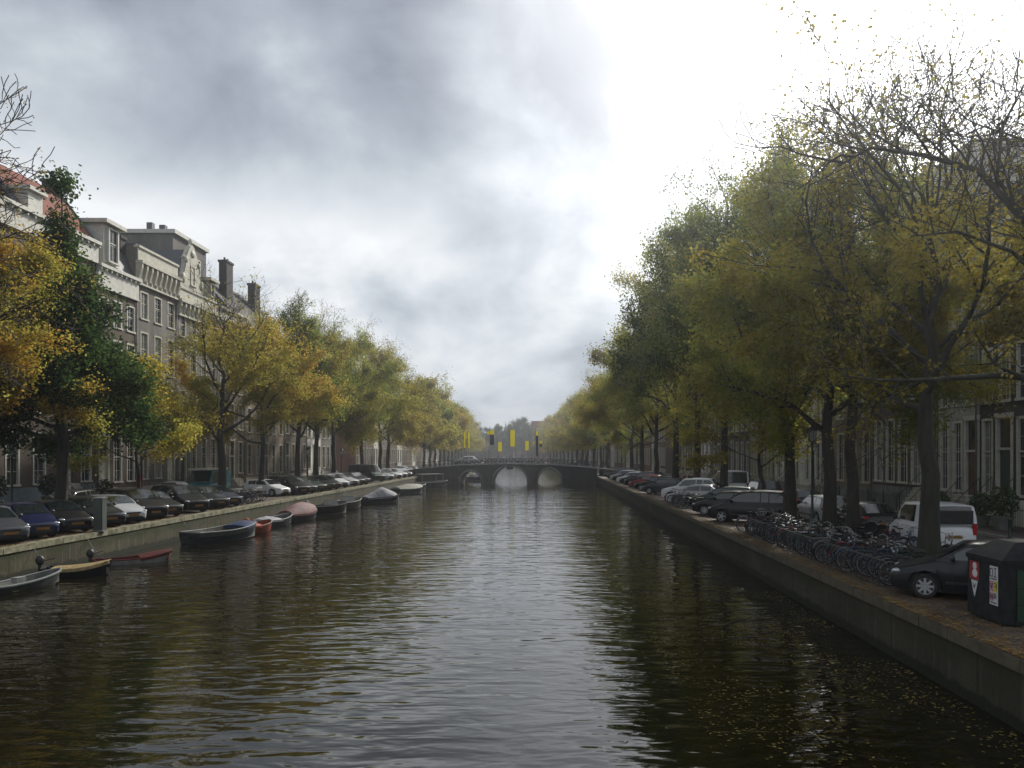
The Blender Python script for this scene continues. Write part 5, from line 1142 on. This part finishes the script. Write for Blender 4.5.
t = MB(); t.tube([(.1, .3, .5), (.1, .3, 1.5)], .02, 5); t.tube([(-.6, .5, .5), (-.6, .5, 1.15)], .02, 5); t.obj('mooring_post', 'deck_wood', b0)
b0 = boat(-18.5, 47.6, -17.5, 50.6, 1.5, .42, 'hull_orange', 'hull_orange', 'hull_white', 'small orange red boat just beyond the large dark sloop', tarp=('hull_orange', .05, .5, .35, 'dome')); MB().ellipsoid((.4, .3, .62), (.16, .16, .14)).ellipsoid((-.3, .2, .75), (.2, .15, .14)).obj('buoy', 'hull_orange', b0)
boat(-18.6, 51.9, -17.9, 55.8, 1.4, .42, 'hull_navy', 'boat_inside', 'gunwale_grey', 'small dark grey blue boat between the orange and the maroon covered boat', tarp=('tarp_grey', .0, .45, .25, 'dome'))
boat(-18.35, 56.2, -17.5, 60.2, 1.7, .5, 'hull_black', 'boat_inside', 'hull_red', 'boat under a tall faded maroon tarpaulin', tarp=('tarp_maroon', .02, .97, .75, 'dome'))
boat(-18.4, 61.8, -16.4, 65.2, 2.0, .7, 'hull_black', 'boat_inside', 'hull_black', 'black motor launch with a white framed windscreen', screen=True, outboard=True)
boat(-18.4, 68.0, -17.1, 73.0, 1.9, .6, 'hull_black', 'boat_inside', 'hull_white', 'open boat with a pale gunwale behind the black motor launch', screen=True)
boat(-18.6, 77.0, -14.6, 79.6, 2.2, .55, 'hull_black', 'boat_inside', 'hull_black', 'black boat with a grey and pale tent cover, farthest out in the water', tarp=('tarp_grey', .25, .9, 1.0, 'tent'))
boat(-18.0, 95.5, -15.5, 99.3, 2.1, .6, 'hull_green', 'boat_inside', 'hull_white', 'boat under a smooth pale cream cover', tarp=('tarp_pale', .02, .97, .55, 'dome'))
boat(-18.8, 103.5, -16.4, 108.0, 2.0, .6, 'hull_green', 'boat_inside', 'gunwale_grey', 'dark green open boat beyond the cream covered one')
b0 = boat(-19.4, 116.5, -14.9, 121.0, 2.2, .6, 'hull_grey', 'boat_inside', 'hull_white', 'pale boat with a flat canopy on posts next to the bridge')
c = MB(); c.box(-2.2, 1.8, -.9, .9, 1.75, 1.86); c.obj('canopy', 'tarp_pale', b0); c = MB()
for xx in (-2.1, 1.7):
    for yy in (-.85, .85): c.tube([(xx, yy, .5), (xx, yy, 1.76)], .035, 5)
c.obj('canopy_posts', 'hull_white', b0)
boat(-14.2, 141.0, -10.8, 143.5, 1.9, .8, 'hull_navy', 'boat_inside', 'hull_white', 'dark boat seen through the leftmost arch of the bridge', tarp=('tarp_grey', .3, .9, .8, 'dome'))

# ------------------------------------------------------------------ street furniture
def lamp(x, y, h, label):
    r = thing('street_lamp', label, 'street lamp', (x, y, QZ + .012), 0, 'old fashioned lantern posts')
    b = MB(); b.lathe([(.17, 0), (.17, .12), (.11, .2), (.12, .55), (.075, .7), (.06, .9), (.05, h - 1.0), (.075, h - .96), (.05, h - .9), (.04, h - .82)], 'z', n=10); b.tube([(-.28, 0, h - 1.05), (.28, 0, h - 1.05)], .018, 5); b.obj('post', 'iron_green', r)
    g = MB(); g.lathe([(.13, h - .80), (.235, h - .28)], 'z', n=6, smooth=False); L0 = g.obj('lantern', 'lantern_glass', r)
    c = MB(); c.lathe([(.27, h - .28), (.25, h - .22), (.12, h - .08), (.07, h - .06), (.07, h - .02), (.0, h + .08)], 'z', n=6, smooth=False); c.lathe([(.14, h - .83), (.14, h - .79)], 'z', n=6)
    for k in range(6):
        a = 2 * math.pi * (k + .5) / 6; c.tube([(.135 * math.cos(a), .135 * math.sin(a), h - .8), (.24 * math.cos(a), .24 * math.sin(a), h - .27)], .012, 4)
    c.obj('lantern_frame', 'iron_green', L0)
lamp(-25.9, 38.8, 4.35, 'lantern post with pale glass at the left edge of the photo')
lamp(-26.4, 52.2, 4.35, 'lantern post beside the small yellow tree on the left')
lamp(-25.6, 86.0, 4.3, 'lantern post between the ochre and dense green tree on the left')
lamp(-25.6, 100.0, 4.3, 'farthest lantern post on the left, under the low hanging tree')
lamp(12.95, 38.9, 5.0, 'tall lantern post in front of the white plastered house on the right')
lamp(19.4, 58.0, 4.6, 'lantern post on the right pavement by the low brown house')
# utility pillar at the left quay edge
r = thing('utility_box', 'tall grey green utility box on the coping of the left quay', 'utility box', (-20.45, 36.7, QZ + .06)); b = MB(); b.box(-.22, .20, -.18, .18, .06, 1.5); b.obj('cabinet', 'box_greygreen', r); b = MB(); b.box(-.25, .23, -.21, .21, 1.5, 1.55); b.box(-.24, .22, -.2, .2, 0, .06); b.obj('cap', 'stone_dark', r); b = MB(); b.box(-.18, .16, -.195, -.182, .2, 1.35); b.box(.1, .13, -.21, -.195, .75, .9); b.obj('door', 'box_greygreen', r)
# red and white street sign
r = thing('street_sign', 'narrow red and white sign on a post behind the left parked cars', 'sign', (-27.2, 53.6, QZ + .012)); b = MB(); b.tube([(0, 0, 0), (0, 0, 2.3)], .03, 6); b.obj('post', 'pole_metal', r); b = MB(); b.box(-.2, .2, -.05, -.03, 1.35, 2.25); s_ = b.obj('panel', 'sign_red', r); MB().box(-.2, .2, -.06, -.051, .9, 1.34).obj('lower_panel', 'sticker_white', r)
for k, (x, y) in enumerate(((19.25, 33.2), (19.25, 36.2), (19.25, 39.4), (19.25, 43.0), (19.25, 47.0), (19.25, 51.5))):
    b = MB(); b.lathe([(.11, 0), (.11, .1), (.075, .16), (.065, .8), (.09, .84), (.085, .92), (.03, 1.0), (0, 1.02)], 'z', n=10); tag(b.obj('bollard', 'iron_green', None, (x, y, QZ)), 'dark iron bollard on the right kerb, %s counting away from the camera' % ordw(k + 1), 'bollard', 'bollards on the right kerb')
for k in range(6):
    b = MB(); b.lathe([(.11, 0), (.11, .1), (.075, .16), (.065, .8), (.09, .84), (.085, .92), (.03, 1.0), (0, 1.02)], 'z', n=8); tag(b.obj('bollard', 'iron_green', None, (-30.6, 45 + k * 4.6, QZ)), 'dark iron bollard on the left kerb, %s counting away from the camera' % ordw(k + 1), 'bollard', 'bollards on the left kerb')
# waste container with stickers, lower right
r = thing('waste_container', 'dark grey and green waste container with stickers, lower right corner', 'container', (9.45, 16.55, QZ + .012), R(-1.5))
b = MB(); W_, D_, Hc = 2.6, 1.45, 1.28
b.box(0, W_, 0, D_, .06, Hc); b.box(.05, W_ - .05, .05, D_ - .05, 0, .06); b.obj('bin_body', 'container_grey', r)
b = MB(); b.add([(-.03, -.03, Hc), (W_ + .03, -.03, Hc), (W_ + .03, D_ + .03, Hc), (-.03, D_ + .03, Hc), (-.03, -.03, Hc + .1), (W_ + .03, -.03, Hc + .1), (W_ + .03, D_ + .03, Hc + .1), (-.03, D_ + .03, Hc + .1), (.45, .35, Hc + .44), (W_ - .45, .35, Hc + .44), (W_ - .45, D_ - .35, Hc + .44), (.45, D_ - .35, Hc + .44)],
      [(0, 3, 2, 1), (0, 1, 5, 4), (1, 2, 6, 5), (2, 3, 7, 6), (3, 0, 4, 7), (4, 5, 9, 8), (5, 6, 10, 9), (6, 7, 11, 10), (7, 4, 8, 11), (8, 9, 10, 11)]); b.obj('lid', 'container_grey', r)
b = MB(); b.box(.28, W_ - .2, -.03, -.002, .12, Hc - .1); p_ = b.obj('green_panel', 'container_green', r)
b = MB(); b.box(.26, W_ - .18, -.022, -.004, .10, .12); b.box(.26, W_ - .18, -.022, -.004, Hc - .1, Hc - .07)
for zz in (.45, .8): b.box(.28, W_ - .2, -.036, -.031, zz, zz + .015)
b.obj('panel_rib', 'container_grey', r)
def lines(nm, mt, strokes, parent, x, t=.022):
    """small raised marks on the canal side of the container: strokes are (y,z)-(y,z)"""
    b = MB()
    for (a, c, d, e_) in strokes:
        dy, dz = d - a, e_ - c; l = math.hypot(dy, dz) or 1; ny, nz = -dz / l * t / 2, dy / l * t / 2
        b.prism([(a + ny, c + nz), (d + ny, e_ + nz), (d - ny, e_ - nz), (a - ny, c - nz)], x - .002, x, 'yz')
    return b.obj(nm, mt, parent)
st = MB(); st.box(-.008, -.001, .18, .50, .40, 1.22); s1 = st.obj('sticker_strip', 'sticker_white', r)
MB().box(-.012, -.009, .19, .33, .68, .90).obj('yellow_square', 'sticker_yellow', s1); MB().box(-.012, -.009, .34, .49, .68, .90).obj('pink_square', 'sticker_pink', s1); MB().box(-.012, -.009, .34, .49, .48, .66).obj('pink_square', 'sticker_pink', s1)
lines('sticker_lettering', 'sticker_ink', [(.47, 1.16, .37, 1.16), (.47, 1.16, .47, 1.0), (.47, 1.0, .37, 1.0), (.37, 1.0, .37, 1.16), (.32, 1.18, .22, 1.18), (.27, 1.18, .27, 1.0), (.32, 1.0, .22, 1.0), (.46, .95, .22, .95),
      (.46, .86, .42, .74), (.42, .74, .37, .86), (.30, .86, .22, .86), (.22, .86, .22, .74), (.30, .80, .22, .80), (.46, .62, .46, .52), (.46, .62, .38, .52), (.38, .52, .38, .62), (.31, .64, .24, .64), (.31, .64, .31, .53), (.24, .53, .24, .64), (.31, .58, .24, .58), (.46, .45, .22, .45)], s1, -.0135)
st = MB(); st.box(-.008, -.001, .95, 1.35, .82, 1.22); s2 = st.obj('figure_sticker', 'sticker_red', r); MB().ellipsoid((-.008, 1.13, 1.12), (.006, .09, .08)).ellipsoid((-.008, 1.12, .96), (.006, .12, .09)).obj('pale_figure', 'sticker_white', s2)
st = MB(); st.prism([(1.28, .80), (1.00, .80), (1.08, .58), (1.14, .44), (1.20, .58)], -.008, -.001, 'yz'); s3 = st.obj('pointed_sticker', 'sticker_white', r); lines('sticker_mark', 'sticker_ink', [(1.2, .74, 1.14, .62), (1.14, .62, 1.08, .74), (1.17, .68, 1.11, .68)], s3, -.0095)
# iron mooring rings, hedge and planters
def shrub(x, y, s, label, m='leafplant', seed=1, cat='shrub'):
    r = thing('potted_shrub', label, cat, (x, y, QZ + .13)); b = MB(); b.lathe([(.26 * s, 0), (.34 * s, .42 * s), (.37 * s, .42 * s), (.37 * s, .48 * s), (.30 * s, .48 * s)], 'z', n=14); b.obj('pot', 'stone_dark', r)
    rs = np.random.RandomState(seed); n = 900; P = rs.normal(size=(n, 3)); P /= np.linalg.norm(P, axis=1)[:, None]; P *= (rs.rand(n, 1) ** .4) * np.array([.5, .5, .55]) * s; P[:, 2] += .95 * s
    me = leaves_mesh('foliage', P, .11 * s, seed); me.materials.append(MATS[m]); link('foliage', me, r); t = MB()
    for k in range(5): a = k * 1.25; t.tube([(0, 0, .4 * s), (.2 * s * math.cos(a), .2 * s * math.sin(a), 1.1 * s)], .012, 4)
    t.obj('stem', 'bark', r)
for k, (x, y) in enumerate(((20.9, 36.6), (20.9, 38.4), (21.0, 42.6))): shrub(x, y, (1.35, 1.1, 1.0)[k], ('tall', 'smaller', 'far')[k] + ' potted shrub against the house front on the right', seed=k + 1)
for k, (x, y) in enumerate(((-32.2, 46.5), (-32.2, 52.0), (-32.3, 58.5), (-32.2, 79.0))): shrub(x, y, (1.6, 1.5, 1.1, 1.2)[k], ('large dark', 'second dark', 'small dark', 'far dark')[k] + ' potted shrub against the house fronts on the left', 'hedge_dark', seed=k + 9)
# front railings along the right hand houses
def fence(x, y0, y1, label):
    r = thing('iron_fence', label, 'fence', (x, y0, QZ + .13), 0, 'iron railings before the houses'); b = MB(); L = y1 - y0
    for z in (.15, 1.0): b.tube([(0, 0, z), (0, L, z)], .018, 4)
    n = int(L / .16)
    for i in range(n + 1): b.tube([(0, L * i / n, .0), (0, L * i / n, 1.12)], .011, 4, cap=False)
    b.obj('bars', 'iron', r); p = MB()
    for i in range(int(L / 2) + 1): yy = L * i / int(L / 2); p.lathe([(.04, 0), (.035, 1.15), (.06, 1.2), (0, 1.3)], 'z', (0, yy, 0), 6)
    p.obj('posts', 'iron', r)
fence(20.6, 46.6, 53.4, 'black iron railing before the pilastered brown house'); fence(20.6, 66.0, 73.5, 'black iron railing before the white plastered house'); fence(20.6, 56.2, 61.4, 'black iron railing before the low brown brick house')
fence(20.7, 30.5, 35.6, 'black iron railing before the dark brick house')
fence(-32.0, 54.0, 59.0, 'black iron railing before the red roofed house'); fence(-32.0, 68.0, 72.0, 'black iron railing before the grey brick frieze house'); fence(-32.0, 92.0, 102.0, 'black iron railing before the house with two stout chimneys')

# ------------------------------------------------------------------ thin haze, thickened to imitate lens glare towards the sun
hz = MB().box(-140, 120, -30, 520, -1.5, 34).obj('haze', 'iron')
hm = bpy.data.materials.new('haze_and_glare'); hm.use_nodes = True; t = hm.node_tree; t.nodes.clear(); o_ = t.nodes.new('ShaderNodeOutputMaterial'); v_ = t.nodes.new('ShaderNodeVolumePrincipled')
v_.inputs['Color'].default_value = (.92, .94, 1, 1); v_.inputs['Density'].default_value = HAZE; v_.inputs['Anisotropy'].default_value = .8
t.links.new(v_.outputs[0], o_.inputs['Volume']); hz.data.materials.clear(); hz.data.materials.append(hm); hz['kind'] = 'stuff'; hz['label'] = 'thin haze along the canal, also imitating lens glare'; hz['category'] = 'haze'
